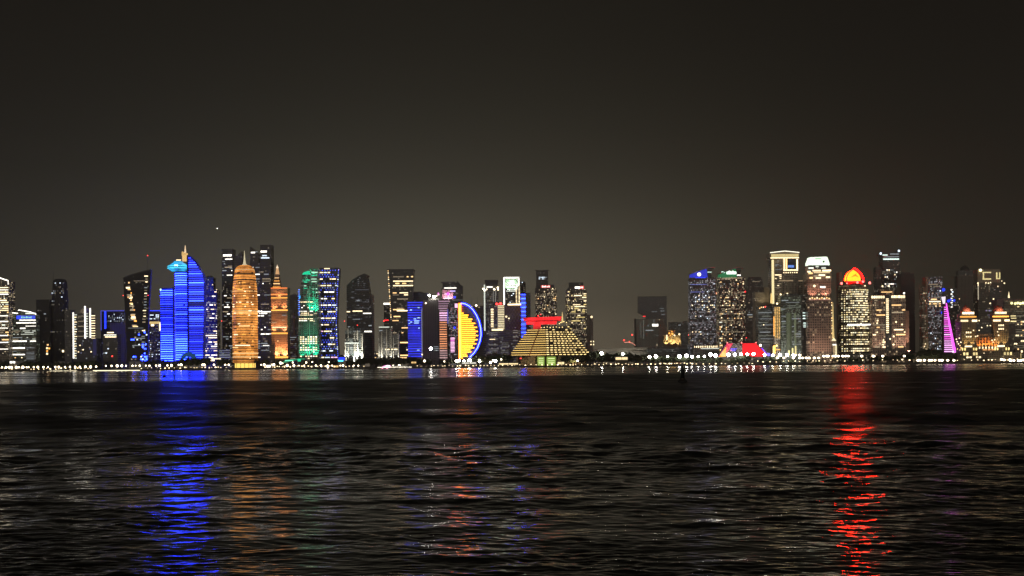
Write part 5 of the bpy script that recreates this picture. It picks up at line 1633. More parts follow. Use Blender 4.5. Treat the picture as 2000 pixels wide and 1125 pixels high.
# domed hotel on the right shore
b = Bld('domed_hotel', 1932, 2470, 'ornate hotel with two pointed domes, gold uplights and orange lit centre', 'hotel')
F_ORN = facade('ornate', (.22, .17, .11), (.035, .03, .025), 3.6, 4.4, .5, .6, .10, (1, .75, .4), .22, .1)
b.box('centre_block', 1900, 1950, 652, None, 2, 34, F_ORN)
b.box('attic_block', 1905, 1946, 622, 652, 6, 26, F_DARK)
b.box('podium', 1868, 1992, 690, None, -3, 44, F_ORN)
for cx_ in (1892, 1955.5):
    b.box('tower', cx_ - 15, cx_ + 15, 628, None, 0, 30, F_ORN)
    b.box('tower_cornice', cx_ - 16.5, cx_ + 16.5, 624, 628, -1, 32, STONE)
    b.box('lantern', cx_ - 13, cx_ + 13, 612, 624, 3, 24, STONE)
    b.dome('dome', cx_, 612, 595, 11, plain('dome_rose', (.34, .14, .10), .6), 15, .55)
    b.mast(cx_, 596, 589, 15, .5)
    b.light('dome_ring_light', cx_ - 11.5, cx_ + 11.5, 609, 613, CREAM, 2)
    b.light('cornice_light', cx_ - 16, cx_ + 16, 617, 619.6, GOLD, 2.4)
    b.light('ledge_light', cx_ - 16, cx_ - 1.5, 624.4, 628, CREAM, -1.3)
    b.light('ledge_light', cx_ + 6, cx_ + 16, 624.4, 628, CREAM, -1.3)
    for sx in (-6, 6):
        b.spot(cx_ + sx, 612, -4, (cx_ + sx * .4, 600, 8), (1, .5, .3), 3e4, 110)
        b.spot(cx_ + sx, 679, -4.5, (cx_ + sx, 640, 0), (1, .66, .25), 6e4, 60)
    for dx in (-5.5, -1.5, 2.5):
        b.light('lit_window', cx_ + dx, cx_ + dx + 2.4, 647.5 if cx_ < 1900 else 634, 650.5 if cx_ < 1900 else 637, CREAM, 0)
        b.light('lit_window', cx_ + dx, cx_ + dx + 2.4, 656 if cx_ < 1900 else 641, 658.4 if cx_ < 1900 else 644, CREAM, 0)
    b.light('ledge_light', cx_ - 8, cx_ + 6, 674.6, 677.6, CREAM, -.6)
    for dx in (-13, -8, 9, 14):
        b.light('uplight_foot', cx_ + dx - 1, cx_ + dx + 1.4, 679, 684, glow('uplight_gold', (1, .72, .25), 2), -.8)
for i in range(6):
    x = 1912 + i * 6.2
    b.box('arcade_pier', x, x + 1.5, 658, 682, .4, 2, plain('orange_stone', (.42, .24, .12), .8))
    b.light('uplight_foot', x - .3, x + 2, 677, 681, CREAM, -.2)
    b.spot(x + .8, 681, -4, (x + .8, 664, 1), (1, .36, .08), 4.2e4, 75)
for y in (660, 665, 670):
    b.box('arcade_beam', 1912, 1945, y, y + 1.2, .9, 1.4, plain('orange_stone', (.42, .24, .12), .8))
for xa, xb, y in ((1919, 1927, 682), (1929, 1934, 682), (1936, 1941, 682)):
    b.light('door_light', xa, xb, y, y + 2, glow('door_orange', (1, .45, .15), 1.5), -.5)
for x in (1880, 1886, 1899, 1904, 1959, 1965, 1971):
    b.light('lit_window', x, x + 3.6, 688, 693.6, glow('arch_gold', (1, .78, .34), 1.3), -3.2)
    if x < 1950:
        b.light('lit_window', x + 6, x + 10, 696, 699, CREAM, -3.2)
for x, y in ((1912, 626), (1917, 639.5), (1912, 645), (1901, 645), (1905, 657), (1909, 656), (1928, 636), (1934, 636), (1948, 648), (1950, 655), (1942, 663.5), (1937, 664.5), (1939, 668.5), (1921, 690), (1932, 691), (1932, 705), (1873, 660), (1876, 668)):
    b.ball('wall_lamp', x, y, 1.2, CREAM, -1.2)
for x, y in ((1867, 662), (1868.5, 667), (1871, 671), (1874, 674.5), (1876, 679), (1869, 681), (1874, 683), (1875, 692)):
    b.ball('garden_lamp', x, y, 1.2, (CREAM, WARM)[y > 672], -2)
b = Bld('right_edge_block', 1985, 2600, 'large grey floored block with yellow roof lamps cut by the right edge', BL)
b.box('building_body', 1962, 2030, 586, None, 0, 40, facade('rightblock', (.15, .13, .095), (.035, .03, .028), 2.6, 4.2, .85, .5, .5, (1, .85, .5), .09, .5))
b.poly('roof_screen', [(1949, 600), (1962, 600), (2030, 600), (2030, 584), (1962, 584), (1949, 584.5)], 3, 30, plain('screen_mauve', (.20, .15, .16), .7))
for i, x in enumerate((1976, 1983, 1988, 1993, 1998)):
    b.ball('roof_lamp', x, 592 + (i % 2), 2.6, glow('lamp_lime', (1, .95, .40), 3))
for y, xa, xb in ((616, 1974, 1984), (620.5, 1975, 1985), (626.5, 1974, 1985), (598, 1987, 1991)):
    b.light('floor_light', xa, xb, y, y + 2, glow('row_yellow', (1, .80, .38), 1.5), 0)
b.grid(1980, 2012, 606, 686, 1, 18, 1, [glow('rb_floor', (1, .88, .6), .16, .8)], run=True, hf=.35, seed=94)
b.grid(1980, 2000, 626, 690, 6, 12, .12, [CREAM, WARM], seed=95)
for x in (1981, 1988.5):
    b.box('gate_pier', x, x + 3, 682, None, -6, 4, STONE)
    b.light('gate_light', x, x + 3, 690, 704, glow('gate_gold', (1, .75, .30), 1.2), -6)
b.light('gate_lamp', 1991, 1996.5, 684.5, 688.5, CREAM, -1)

# red lit tent hall
b = Bld('red_tent_hall', 1452, 2469, 'wide low trapezoid hall glowing red with yellow left end and blue sign', 'hall')
b.poly('hall_body', [(1403, 697), (1500, 697), (1476.5, 670), (1420, 670)], 0, 22, plain('tent_cloth', (.10, .085, .08), .9))
b.poly('base_wall', [(1400, 712), (1503, 712), (1503, 697), (1400, 697)], 1, 22, plain('tent_base', (.06, .055, .05), .8))
TR = glow('tent_red', (1, .024, .032), 1.25, .05)
tb = TR.node_tree.nodes['Principled BSDF']     # red membrane: matt, dyed through
tb.inputs['Base Color'].default_value = (.06, .002, .002, 1)
tb.inputs['Specular IOR Level'].default_value = 0
tb.inputs['Roughness'].default_value = 1
for pts, m in (([(1449, 697), (1499, 697), (1476, 670.5), (1450, 670.5)], TR), ([(1417, 692), (1424, 683), (1431, 670.5), (1420.5, 670.5), (1418, 675)], glow('tent_rose', (1, .018, .09), 1.1, .05)),
               ([(1403.5, 696.5), (1417, 696.5), (1418.5, 675.5)], glow('tent_yellow', (1, .42, .02), 1.5, .05))):
    b.poly('lit_panel', pts, -.5, .4, m)
b.light('sign_panel', 1429, 1436, 683, 685.5, glow('sign_violet', (.10, .06, 1), 1.6, .2), -.8)
b.light('sign_panel', 1426, 1429, 683.4, 685, MAGE, -.6)
b.light('sign_stripe', 1426, 1439, 680.5, 682, glow('sign_violet', (.10, .06, 1), 1.6, .2), -.8)
MB().tube([(b.X(1487), -.8, b.Z(680)), (b.X(1494), -.8, b.Z(688)), (b.X(1500), -.8, b.Z(697))], .9, 6).build('edge_neon', glow('tent_violet', (.25, .05, 1), 2, .05), b.root)
MB().tube([(b.X(1402), -.8, b.Z(697.5)), (b.X(1411), -.8, b.Z(684)), (b.X(1419.6), -.8, b.Z(670.5))], .5, 6).build('edge_neon', glow('tent_mag', (.9, .02, .3), .8, .05), b.root)
b.light('blue_screen', 1497.5, 1503.5, 690, 696, glow('sign_violet', (.10, .06, 1), 1.6, .2), -1)
for x in (1420.5, 1448, 1476.5):
    b.ball('ridge_lamp', x, 669.3, 1.3, glow('hot_rose', (1, .16, .14), 4, .2), 0)
b.ball('ridge_lamp', 1485, 674.7, 2.4, LAMP, 0)

# low blocks filling the gaps behind the trees
for px, xa, xb, yt, D, lab, mt, sd in ((660, 642, 678, 693, 2720, 'low grey block with a few warm windows left of the curved roof tower', F_BUSY, 201),
                                       (733, 724, 743, 688, 2760, 'low dim grey block in the gap left of the arched pale block', F_GREY, 202),
                                       (1170, 1158, 1186, 688, 2700, 'low warm windowed block just right of the terraced pyramid', F_BUSY, 203),
                                       (1632, 1604, 1648, 690, 2620, 'low brown block at the foot of the white crowned tower', F_PINK, 204),
                                       (1808, 1788, 1846, 690, 2477, 'long low block with scattered cream windows left of the magenta sail', F_BUSY, 205)):
    b = Bld('low_infill_block', px, D, lab, BL)
    b.box('building_body', xa, xb, yt, None, 0, 20, mt)
    b.box('roof_house', xa + 3, xa + 9, yt - 2, yt, 4, 8, ROOFM)
    b.grid(xa + 1, xb - 1, yt + 1, 704, int((xb - xa) / 2.6), 4, .4, [WARM, CREAM, DIMW], seed=sd, wf=.6)

# ------------------------------------------------------------------ waterfront: trees, lamps, boats
REG = [(-60, 72, 'terraced office building'), (72, 139, 'near black tower'), (139, 192, 'white barred tower'), (192, 240, 'small dark tower'),
       (240, 310, 'slant roofed dark tower'), (310, 400, 'blue banded tower'), (400, 447, 'stepped dark tower'), (447, 500, 'golden bullet tower'),
       (500, 532, 'tall pair of black slabs'), (532, 580, 'peach spired tower'), (580, 624, 'green lit tower'), (624, 670, 'blue dotted tower'),
       (670, 735, 'curved roof dark tower'), (735, 795, 'flared dark tower'), (795, 830, 'electric blue block'), (830, 890, 'pink banded tower'),
       (890, 945, 'half moon building'), (945, 1000, 'lattice fronted block'), (1000, 1160, 'terraced pyramid hotel'), (1160, 1240, 'long low hall'),
       (1240, 1300, 'gap slab tower'), (1300, 1348, 'golden low block'), (1348, 1402, 'blue crowned apartment tower'), (1402, 1505, 'red tent hall'),
       (1505, 1570, 'classical skyscraper'), (1570, 1640, 'white crowned brown tower'), (1640, 1703, 'red crowned tower'), (1703, 1790, 'grid fronted hotel'),
       (1790, 1840, 'hazy beige tower'), (1840, 1872, 'magenta sail tower'), (1872, 1960, 'domed hotel'), (1960, 2060, 'right edge block')]
ORD = ['first', 'second', 'third', 'fourth', 'fifth', 'sixth', 'seventh', 'eighth', 'ninth', 'tenth', 'eleventh', 'twelfth', 'thirteenth', 'fourteenth',
       'fifteenth', 'sixteenth', 'seventeenth', 'eighteenth', 'nineteenth', 'twentieth', 'twenty first', 'twenty second', 'twenty third', 'twenty fourth']


def region(px):
    for a, c, t in REG:
        if a <= px < c:
            return t
    return REG[-1][2]


def ordinals(items):
    """items sorted by px -> (item, ordinal, region, count) within each region"""
    items = sorted(items, key=lambda t: t[0])
    cnt = {}
    tot = {}
    for it in items:
        tot[region(it[0])] = tot.get(region(it[0]), 0) + 1
    for it in items:
        r = region(it[0])
        k = cnt.get(r, 0)
        cnt[r] = k + 1
        yield it, ORD[min(k, 23)], r, tot[r]


def copy_tree(root):
    r = root.copy()
    C.objects.link(r)
    for ch in root.children:
        c = ch.copy()
        C.objects.link(c)
        c.parent = r
    return r


# trees: a tapered trunk with limbs and a crown of leaf clumps
LEAF = plain('foliage', (.045, .06, .025), .7, 0, .45, .6)
LEAF2 = plain('foliage_dry', (.06, .065, .03), .7, 0, .45, .6)
BARK = plain('bark', (.09, .07, .05), .9)


def tree_meshes(seed, w, h, kind='broad'):
    rnd = random.Random(seed)
    tr = MB()
    cr = MB()
    if kind == 'palm':
        tr.tube([(0, 0, 0), (.2, 0, h * .4), (.5, 0, h * .86)], [.34, .26, .2], 8)
        for i in range(17):
            a = i * 2.4 + rnd.random()
            up = rnd.uniform(-.2, .9)
            L = w * rnd.uniform(.42, .56)
            prev = None
            for j in range(7):
                t = j / 6
                r_ = L * t
                z = h * .86 + L * (up * t - 1.0 * t * t)
                hw = .5 * (1 - t) + .06
                c0 = (.5 + r_ * math.cos(a) - hw * math.sin(a), r_ * math.sin(a) + hw * math.cos(a), z - .12)
                c1 = (.5 + r_ * math.cos(a) + hw * math.sin(a), r_ * math.sin(a) - hw * math.cos(a), z - .12)
                if prev:
                    cr.add([prev[0], prev[1], c1, c0], [(0, 1, 2, 3)])
                prev = (c0, c1)
    else:
        th = h * (.32 if kind == 'broad' else .2)
        tr.tube([(0, 0, 0), (.15, .1, th * .6), (.1, 0, th), (.3, .1, h * .7)], [h * .035, h * .028, h * .022, .05], 8)
        cl = []
        for i in range(16):
            a = rnd.uniform(0, 6.28)
            rr = w * .5 * math.sqrt(rnd.random()) * .8
            zz = th + (h - th) * rnd.uniform(.12, .86)
            rr *= 1 - .55 * max(0, (zz - th) / (h - th) - .45)
            c = (rr * math.cos(a), rr * math.sin(a), zz)
            cl.append((c, rnd.uniform(.13, .24) * w))
            if i < 7:
                tr.tube([(.1, 0, th * rnd.uniform(.7, 1.1)), (c[0] * .6, c[1] * .6, (th + zz) * .5), c], [h * .014, h * .009, .04], 5)
        for c, R in cl:
            for _ in range(70):
                v = Vector((rnd.gauss(0, 1), rnd.gauss(0, 1), rnd.gauss(0, .8)))
                v.normalize()
                p = Vector(c) + v * R * rnd.uniform(.45, 1.08)
                s_ = rnd.uniform(.35, .75)
                u = Vector((rnd.gauss(0, 1), rnd.gauss(0, 1), rnd.gauss(0, 1))).normalized()
                q = u.orthogonal().normalized()
                cr.add([p - u * s_ - q * s_ * .6, p + u * s_ - q * s_ * .6, p + u * s_ + q * s_ * .6, p - u * s_ + q * s_ * .6], [(0, 1, 2, 3)])
    return tr, cr


KINDS_T = {}
for kn, lab, seed, w, h, knd, lf in (('broad_tree', 'broad dark bushy tree', 1, 13, 11, 'broad', LEAF), ('round_tree', 'round full dark tree', 2, 11, 12, 'broad', LEAF2),
                                     ('shrub_tree', 'low spreading dark tree', 3, 13, 7.5, 'low', LEAF), ('palm_tree', 'tall thin palm', 4, 7.5, 11, 'palm', LEAF2)):
    t, c = tree_meshes(seed, w, h, knd)
    root = empty(kn, (0, 0, 0))
    link('trunk', t.mesh('trunk', BARK, True), root)
    link('crown', c.mesh('crown', lf), root)
    KINDS_T[kn] = [root, lab, h, False]

rnd = random.Random(21)
# px range, crown top row, spacing, tree kinds
SPEC = [(-20, 72, 707, 15, 'shrub_tree'), (76, 140, 705, 15, 'round_tree'), (142, 196, 706, 15, 'shrub_tree'), (196, 282, 704, 13, 'palm_tree'), (284, 352, 702, 14, 'round_tree'),
        (352, 398, 700, 14, 'broad_tree'), (398, 452, 702, 13, 'broad_tree'), (500, 530, 701, 14, 'round_tree'), (531, 560, 706, 13, 'shrub_tree'), (582, 640, 700, 13, 'round_tree'),
        (640, 708, 703, 14, 'broad_tree'), (709, 742, 699, 9, 'broad_tree'), (742, 798, 698, 9, 'round_tree'), (800, 856, 699, 11, 'broad_tree'), (858, 895, 699, 13, 'round_tree'),
        (926, 960, 694, 12, 'round_tree'), (958, 1000, 691, 13, 'broad_tree'), (1000, 1040, 699, 13, 'palm_tree'), (1100, 1126, 697, 13, 'broad_tree'), (1126, 1172, 690, 11, 'round_tree'), (1172, 1222, 692, 12, 'broad_tree'),
        (1224, 1268, 689, 11, 'round_tree'), (1270, 1340, 697, 12, 'broad_tree'), (1340, 1404, 699, 14, 'broad_tree'), (1404, 1436, 698, 12, 'round_tree'), (1436, 1482, 694, 10, 'broad_tree'),
        (1482, 1522, 697, 11, 'broad_tree'), (1524, 1600, 701, 18, 'shrub_tree'), (1600, 1640, 700, 14, 'palm_tree'), (1640, 1704, 699, 14, 'round_tree'), (1704, 1764, 692, 11, 'round_tree'), (1764, 1800, 691, 11, 'broad_tree'),
        (1800, 1836, 683, 9, 'broad_tree'), (1836, 1868, 690, 10, 'round_tree'), (1906, 1938, 696, 14, 'palm_tree'), (1940, 1972, 700, 13, 'palm_tree'), (1996, 2030, 701, 13, 'shrub_tree')]
TREES = []
for xa, xb, yt, sp, kn in SPEC:
    x = xa + sp * .4
    while x < xb:
        TREES.append((x + rnd.uniform(-2, 2), yt + rnd.uniform(-1.5, 3.5), kn if rnd.random() < .8 else rnd.choice(['broad_tree', 'round_tree', 'palm_tree']), rnd.uniform(0, 6.28), rnd.uniform(0, 14)))
        x += sp * rnd.uniform(.8, 1.2)
for kn in KINDS_T:
    root, lab, h0, _ = KINDS_T[kn]
    mine = [t for t in TREES if t[2] == kn]
    first = True
    for it, o_, r_, n_ in ordinals(mine):
        px, yt, _, rz, dd = it
        D = 2452 + dd
        o = root if first else copy_tree(root)
        first = False
        p = P(px, yt, D)
        o.location = (p.x, D, G)
        s_ = max(.45, (p.z - G) / h0)
        o.scale = (max(s_, .8) if kn != 'palm_tree' else s_, max(s_, .8) if kn != 'palm_tree' else s_, s_)
        o.rotation_euler = (0, 0, rz)
        tag(o, f'{lab} before the {r_}' if n_ == 1 else f'{o_} {lab} from the left before the {r_}', 'tree', 'trees along the waterfront')

# street lamps: pole, arm plate and glowing globe
def lamp_set(name, lab, group, lst, D, R, mat, cat='street lamp', power=0.):
    pole_me = MB().tube([(0, 0, 0), (0, 0, 1)], [.22, .12], 8).mesh('pole', GREYDK, True)
    cap_me = MB().lathe(0, 0, [(0, .7), (.25, .5), (.4, .1)], 10).mesh('lamp_cap', GREYDK)
    for it, o_, r_, n_ in ordinals([l for l in lst]):
        px, py = it[0], it[1]
        sc = it[2] if len(it) > 2 else (.62 + .75 * ((px * 7.31) % 1.0))
        p = P(px, py, D)
        h = max(p.z - G, .8)
        root = empty(name, (p.x, D, G), f'{lab} below the {r_}' if n_ == 1 else f'{o_} {lab} from the left below the {r_}', cat, group)
        po = link('pole', pole_me, root)
        po.scale = (1, 1, h)
        gl = link('lamp_globe', ball_mesh(mat), root)
        gl.location = (0, -.3, h)
        gl.scale = (R * sc * it[3] if len(it) > 3 else R * sc, R * sc * .8, R * sc)
        if R > 1:
            ca = link('lamp_cap', cap_me, root)
            ca.location = (0, 0, h + R * sc * .95)
        if power:
            d = bpy.data.lights.new('lamp_light', 'POINT')
            d.energy = power * sc
            d.color = (1, .9, .75)
            d.shadow_soft_size = 1.5
            lo = link('lamp_light', d, root)
            lo.location = (0, -R * sc - 1.0, h)


promenade = [(x, 717.6 - .008 * (x + 0) - (0 if x < 200 else 1.2)) for x in
             (4, 12, 18, 22.5, 32, 37, 45, 52, 56, 66, 74, 85, 94, 108, 115, 127, 137, 147, 156, 167, 177, 188, 207, 218, 229, 238, 246, 259, 265, 273, 285, 292, 305, 312, 327, 335)]
promenade += [(x, 712.5) for x in (349, 354, 396, 399, 418, 440, 447, 510, 516, 531, 535)] + [(x, 714) for x in (561, 574, 584, 594, 617, 627, 640, 649, 665, 670, 691, 700, 768, 780)]
promenade += [(548, 709), (552, 709.5), (572, 708), (598, 708), (642, 707), (610, 707), (868, 706), (829, 681 + 24), (958, 708), (964, 704), (979, 702), (1128, 704.5)]
lamp_set('street_lamp', 'white globe street lamp', 'globe lamps along the promenade', promenade, 2430, 1.75, LAMP)
right_row = [(x, 699) for x in (1518, 1531, 1549.5, 1562, 1567.5, 1574.5, 1580, 1590.5, 1599)] + [(x, 695.5) for x in (1609, 1614, 1617.5, 1627, 1632, 1637.5, 1646, 1651.5, 1657, 1683, 1705.5, 1707, 1724, 1766)]
right_row += [(x, 703.8) for x in (1793, 1797.5, 1805.5, 1815, 1819.5, 1826, 1835, 1840, 1851, 1863)] + [(1956, 702), (1961, 703), (1972, 702.5), (1974, 705), (1980, 704), (1989, 704.5), (1994, 704), (1999, 703)]
right_row += [(x, 693.4) for x in (1554, 1551, 1562)]
lamp_set('street_lamp', 'cream wide headed road lamp', 'road lamps along the right shore', [(x, y, 1, 1.35) for x, y in right_row], 2440, 1.9, LAMP)
big = [(1175, 690, 1.2), (1216.5, 691, .9), (1268.5, 697, 1.05), (1281, 696, 1.3), (1304, 696, .8), (1327, 696, 1.35), (1340.5, 695, 1.35), (1351.5, 697, 1), (1363.5, 696.5, .75), (1375.5, 696, .8), (1387.5, 692.5, 1.3),
       (1397.5, 694.5, 1.3), (1423, 693, 1.35), (1435.5, 692.5, 1.15), (1447.5, 692, 1.0), (1459.5, 692, 1.0), (1471.5, 691.5, 1.15), (1493, 693, 1.0), (1509.5, 694, 1.0), (1523.5, 693.5, 1.1), (1537, 693.5, 1.1), (1550, 694, 1.1),
       (892, 705, .9), (897, 704, .9), (906, 705.5, 1.0), (917, 705.2, 1.6), (936.5, 705.5, .9), (968, 705, 1.0)]
lamp_set('flood_lamp', 'dazzling white flood lamp', 'flood lamps on tall poles before the town', big, 2445, 2.45, FLOOD, 'flood lamp', 2500.)
# low lamps on the quay edge; end rows added in place of lit ground and trunks
low = []
rnd = random.Random(31)
for xa, xb, y, sp in ((0, 180, 721.2, 7), (276, 364, 719.4, 8), (1480, 1600, 706.5, 10), (1600, 1800, 705, 13), (1870, 2000, 703.5, 9), (364, 452, 718, 7), (518, 560, 717, 6), (556, 720, 716.5, 7.5), (815, 1000, 715.3, 7), (1000, 1170, 713.5, 7.5), (1170, 1300, 712, 6.5), (1300, 1350, 711, 6), (1352, 1470, 711, 9)):
    x = xa
    while x < xb:
        low.append((x, y + rnd.uniform(-1.6, .8) - (x - xa) * .007, rnd.uniform(.7, 1.3), rnd.uniform(1, 1.8)))
        x += sp * rnd.uniform(.6, 1.6)
lamp_set('quay_lamp', 'small cream quay lamp', 'small lamps on the quay edge', low, 2408, .85, glow('quay_cream', (1, .76, .42), 3.6, 1.4), 'quay lamp')


def lit_kiosk(px, xa, xb, ya, yb, D, mat, lab, name='lit_kiosk', cat='kiosk'):
    b = Bld(name, px, D, lab, cat)
    b.box('kiosk_body', xa, xb, ya - .6, None, .3, 6, plain('kiosk_wall', (.2, .18, .15), .8))
    b.light('lit_front', xa + .4, xb - .4, ya, yb, mat, .2)
    b.poly('roof', [(xa - 1, ya - .5), (xb + 1, ya - .5), (xb - 2, ya - 1.9), (xa + 2, ya - 1.9)], -1.2, 9, GREYDK)
    for x in (xa, (xa + xb) / 2, xb - .8):
        b.box('post', x, x + .8, ya, None, -.6, .7, GREYDK)
    return b


KY = glow('kiosk_cream', (1, .78, .40), 1.6, .2)
lit_kiosk(211.5, 1201, 1226, 706.2, 711, 2420, KY, 'long golden lit waterside kiosk below the left part of the long hall')
lit_kiosk(986, 973, 1012, 709.5, 712, 2420, KY, 'long low cream lit waterside pavilion left of the terraced pyramid')
lit_kiosk(807, 802, 813, 706.5, 709.5, 2420, glow('kiosk_amber', (1, .62, .22), 1.3, .2), 'small amber lit kiosk under the electric blue block')
lit_kiosk(524, 519, 529, 713, 717.5, 2420, WHITE, 'small white lit kiosk on the quay below the black slabs')
lit_kiosk(654, 649, 661, 714, 718.5, 2412, glow('kiosk_amber', (1, .62, .22), 1.3, .2), 'small amber lit kiosk on the quay below the blue dotted tower')
lit_kiosk(923, 901, 930, 707.5, 710.5, 2425, glow('kiosk_white', (1, .95, .8), .9, .2), 'pale lit terrace pavilion at the foot of the half moon building')
lit_kiosk(25, 18, 30, 705.5, 709.5, 2432, WHITE, 'white lit entrance pavilion below the terraced office building')
lit_kiosk(1096, 1088, 1102, 707, 711.5, 2425, KY, 'cream lit kiosk right of the pyramid entrance')


# boats and floats
def hull(L, Bm, H, bow=.25):
    rings = []
    for t in np.linspace(0, 1, 9):
        x = -L / 2 + L * t
        w = Bm / 2 * (1 - max(0, (t - (1 - bow)) / bow) ** 2 * .95) * (.75 + .25 * min(1, t * 4))
        sh = H * (1 + .35 * t * t)
        rings.append([(x, -w, sh), (x, -w * .8, .1), (x, 0, -.5), (x, w * .8, .1), (x, w, sh), (x, w * .8, sh - .25), (x, -w * .8, sh - .25)])
    return MB().loft(rings)


def water_point(px, py):
    """where the line of sight through a pixel meets the water"""
    d = P(px, py, 1.0) - Vector((0, 0, CAM_H))
    t = -CAM_H / d.z
    return Vector((d.x * t, t, 0))


HULLM = plain('hull_dark', (.04, .04, .045), .5)
HULLW = plain('hull_white', (.6, .6, .58), .4)
p = P(640.5, 724, 2330)
bt = empty('motor_boat', (p.x, 2330, 0), 'small dark motor boat with one bright cabin lamp off the green tower', 'boat')
hull(15, 4, 1.3).build('hull', HULLM, bt)
MB().prism([(-3, 1.1), (3.5, 1.1), (2.4, 2.6), (-2.6, 2.8)], -1.4, 1.4).build('cabin', HULLW, bt)
o = link('cabin_lamp', ball_mesh(LAMP), bt)
o.location, o.scale = (0, -.8, 4.0), (1.5, 1.5, 1.9)
MB().tube([(0, 0, 2.6), (0, 0, 5.6)], .12, 6).build('mast', GREYDK, bt)

p = P(770, 717, 2386)
bt = empty('party_boat', (p.x, 2386, 0), 'long wooden party boat strung with white lights and glowing pink cabin', 'boat')
hull(66, 9, 2.6, .2).build('hull', plain('hull_wood', (.12, .07, .04), .6), bt)
MB().prism([(-24, 2.3), (26, 2.3), (25, 5.4), (-24, 5.4)], -2.6, 2.6).build('deck_house', HULLW, bt)
MB().box(-26, 27, -3.2, 3.2, 5.4, 5.7).build('canopy', HULLW, bt)
o = MB().prism([(-24, 2.6), (-10, 2.6), (-6, 6.4), (-14, 6.9), (-20, 5.6)], -3.2, -2.7).build('pink_panel', glow('boat_pink', (1, .30, .70), 1.8, .2), bt)
o = link('cabin_lamp', ball_mesh(glow('boat_white', (1, .9, .97), 4, .2)), bt)
o.location, o.scale = (-12.5, -3.4, 4.6), (4.2, .8, 1.9)
for i in range(27):
    o = link('string_light', ball_mesh(glow('string', (1, .9, .72), 4, .8)), bt)
    o.location, o.scale = (-31 + i * 2.45, -4.6 + max(0, i - 21) * .55, 2.75 + .1 * (i % 2)), (.95, .5, .55)
for x in (-22.5, -13.5):
    o = link('waterline_lamp', ball_mesh(glow('wl_rose', (1, .25, .4), 4, .3)), bt)
    o.location, o.scale = (x, -4.6, .7), (1.4, .5, .6)
MB().tube([(10, 0, 5.6), (10, 0, 10)], .15, 6).build('mast', GREYDK, bt)

p = P(981, 717, 2360)
bt = empty('fishing_boat', (p.x, 2360, 0), 'dark wooden fishing boat moored before the lattice fronted block', 'boat')
hull(15, 4.4, 1.8, .3).build('hull', plain('hull_brown', (.07, .04, .03), .7), bt)
MB().prism([(-5, 1.5), (-.5, 1.5), (-.8, 4), (-4.8, 4)], -1.5, 1.5).build('wheelhouse', plain('hull_brown', (.07, .04, .03), .7), bt)
MB().tube([(2.5, 0, 1.6), (2.9, 0, 6.5)], .13, 6).build('mast', GREYDK, bt)
o = link('deck_lamp', ball_mesh(CREAM), bt)
o.location, o.scale = (.8, -1.0, 4.4), (.8, .5, .8)

for xa, xb, y, D, lab, m in ((181, 273.5, 723, 2380, 'long low floating pontoon edged by one brilliant cream light line', glow('pontoon_cream', (1, .90, .58), 2.2, .1)),
                             (97, 150, 724.3, 2384, 'short floating pontoon with broken cream light line on the left', glow('pontoon_cream2', (1, .88, .6), 1.6, .1))):
    pa, pb = P(xa, y, D), P(xb, y, D)
    L = pb.x - pa.x
    bt = empty('floating_pontoon', ((pa.x + pb.x) / 2, D, 0), lab, 'pontoon')
    MB().box(-L / 2, L / 2, 0, 5, -.4, .9).build('deck', CONC, bt)
    if L > 70:
        MB().box(-L / 2 + .5, L / 2 - .3, -.35, .25, .25, 1.75).build('light_line', m, bt)
    else:
        for u, v in ((-.5, -.41), (-.38, -.16), (-.15, -.02), (.02, .2), (.23, .5)):
            MB().box(L * u, L * v, -.35, .25, .7, 1.7).build('light_line', m, bt)
    for i in range(4):
        x = -L / 2 + L * (i + .5) / 4
        MB().tube([(x, 4, -.3), (x, 4, 2.0)], .25, 8).build('mooring_pile', GREYDK, bt)

# navigation buoys, unlit, standing dark against the bright water
for px, py, k, lab in ((1333, 746.6, 1.0, 'large unlit black navigation buoy with tall cage in the middle water'),
                       (321, 735.6, .72, 'small black cone buoy on the blue reflection near the left shore')):
    w = water_point(px, py)
    bt = empty('navigation_buoy', w, lab, 'buoy')
    bt.scale = (k, k, k)
    BK = plain('buoy_paint', (.012, .012, .012), .7)
    MB().lathe(0, 0, [(-.5, 1.0), (-.1, 1.25), (.35, 1.25), (.7, 1.0), (.85, .7)], 20).build('float_body', BK, bt, True)
    if k == 1:
        m = MB()
        for i in range(4):
            a = math.pi / 4 + i * math.pi / 2
            m2 = MB().tube([(.68 * math.cos(a), .68 * math.sin(a), .8), (.46 * math.cos(a), .46 * math.sin(a), 3.3)], .09, 6)
            m2.build('cage_leg', BK, bt)
        for i in range(4):
            a = i * math.pi / 2
            MB().add([(-.42, -.04, 1.0), (.42, -.04, 1.0), (.36, -.04, 3.1), (-.36, -.04, 3.1), (-.42, .04, 1.0), (.42, .04, 1.0), (.36, .04, 3.1), (-.36, .04, 3.1)],
                     [(0, 1, 2, 3), (7, 6, 5, 4), (0, 4, 5, 1), (1, 5, 6, 2), (2, 6, 7, 3), (3, 7, 4, 0)]).build('radar_plate', BK, bt).rotation_euler = (0, 0, a)
        MB().lathe(0, 0, [(3.2, .55), (3.4, .6), (3.5, .5)], 14).build('top_ring', BK, bt)
        MB().lathe(0, 0, [(3.5, .2), (4.2, .2), (4.4, .05)], 10).build('lantern', BK, bt)
    else:
        MB().lathe(0, 0, [(.8, .62), (1.7, .3), (2.4, .08)], 12).build('cone_top', BK, bt)

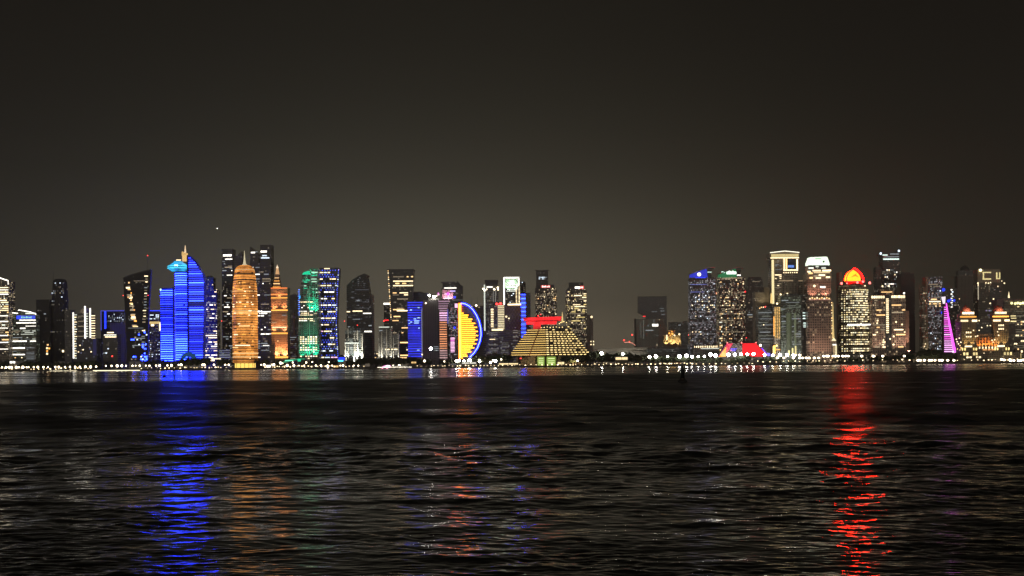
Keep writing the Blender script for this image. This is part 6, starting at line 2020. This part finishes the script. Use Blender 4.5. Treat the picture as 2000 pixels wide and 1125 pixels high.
# a plane on approach with its landing lamp on
p = P(423, 446, 3500)
pl = empty('aeroplane', p, 'tiny aeroplane with bright landing light high in the left night sky', 'aeroplane')
pl.rotation_euler = (0, 0, math.radians(28))
PM = plain('plane_skin', (.5, .5, .5), .4)
MB().loft([[(x, r * math.cos(a) * 1, r * math.sin(a)) for a in [i * math.pi / 5 for i in range(10)]] for x, r in ((-5, .15), (-3.5, .5), (0, .75), (3, .7), (4.4, .4), (4.9, .1))]).build('fuselage', PM, pl, True)
MB().add([(1.2, 0, -.2), (-1.4, 5.5, 0), (-2.2, 5.5, 0), (-.8, 0, -.2), (-2.2, -5.5, 0), (-1.4, -5.5, 0), (1.2, 0, -.36), (-1.4, 5.5, -.1), (-2.2, 5.5, -.1), (-.8, 0, -.36), (-2.2, -5.5, -.1), (-1.4, -5.5, -.1)],
         [(0, 1, 2, 3), (0, 3, 4, 5), (9, 8, 7, 6), (11, 10, 9, 6), (0, 6, 7, 1), (1, 7, 8, 2), (2, 8, 9, 3), (3, 9, 10, 4), (4, 10, 11, 5), (5, 11, 6, 0)]).build('wing', PM, pl)
MB().prism([(-5, .2), (-3.4, .4), (-4.4, 2.2), (-5.2, 2.2)], -.08, .08).build('tail_fin', PM, pl)
o = link('landing_light', ball_mesh(glow('landing', (1, .95, .85), 5, .1)), pl)
o.location, o.scale = (1.5, -1.6, -.4), (1.7, 1.5, 1.2)

# ------------------------------------------------------------------ haze over bay and town
HAZE_D = 0.9e-4
hz = MB().box(-6500, 6500, -80, 9000, -2.5, 480).build('haze', [])
hm = bpy.data.materials.new('haze')
hm.use_nodes = True
hn, hl = hm.node_tree.nodes, hm.node_tree.links
hn.clear()
ho = hn.new('ShaderNodeOutputMaterial')
hv = hn.new('ShaderNodeVolumePrincipled')
hv.inputs['Color'].default_value = (.48, .47, .45, 1)
hv.inputs['Density'].default_value = HAZE_D
hv.inputs['Anisotropy'].default_value = 0.0
hl.new(hv.outputs[0], ho.inputs['Volume'])
hz.data.materials.append(hm)
tag(hz, kind='stuff')
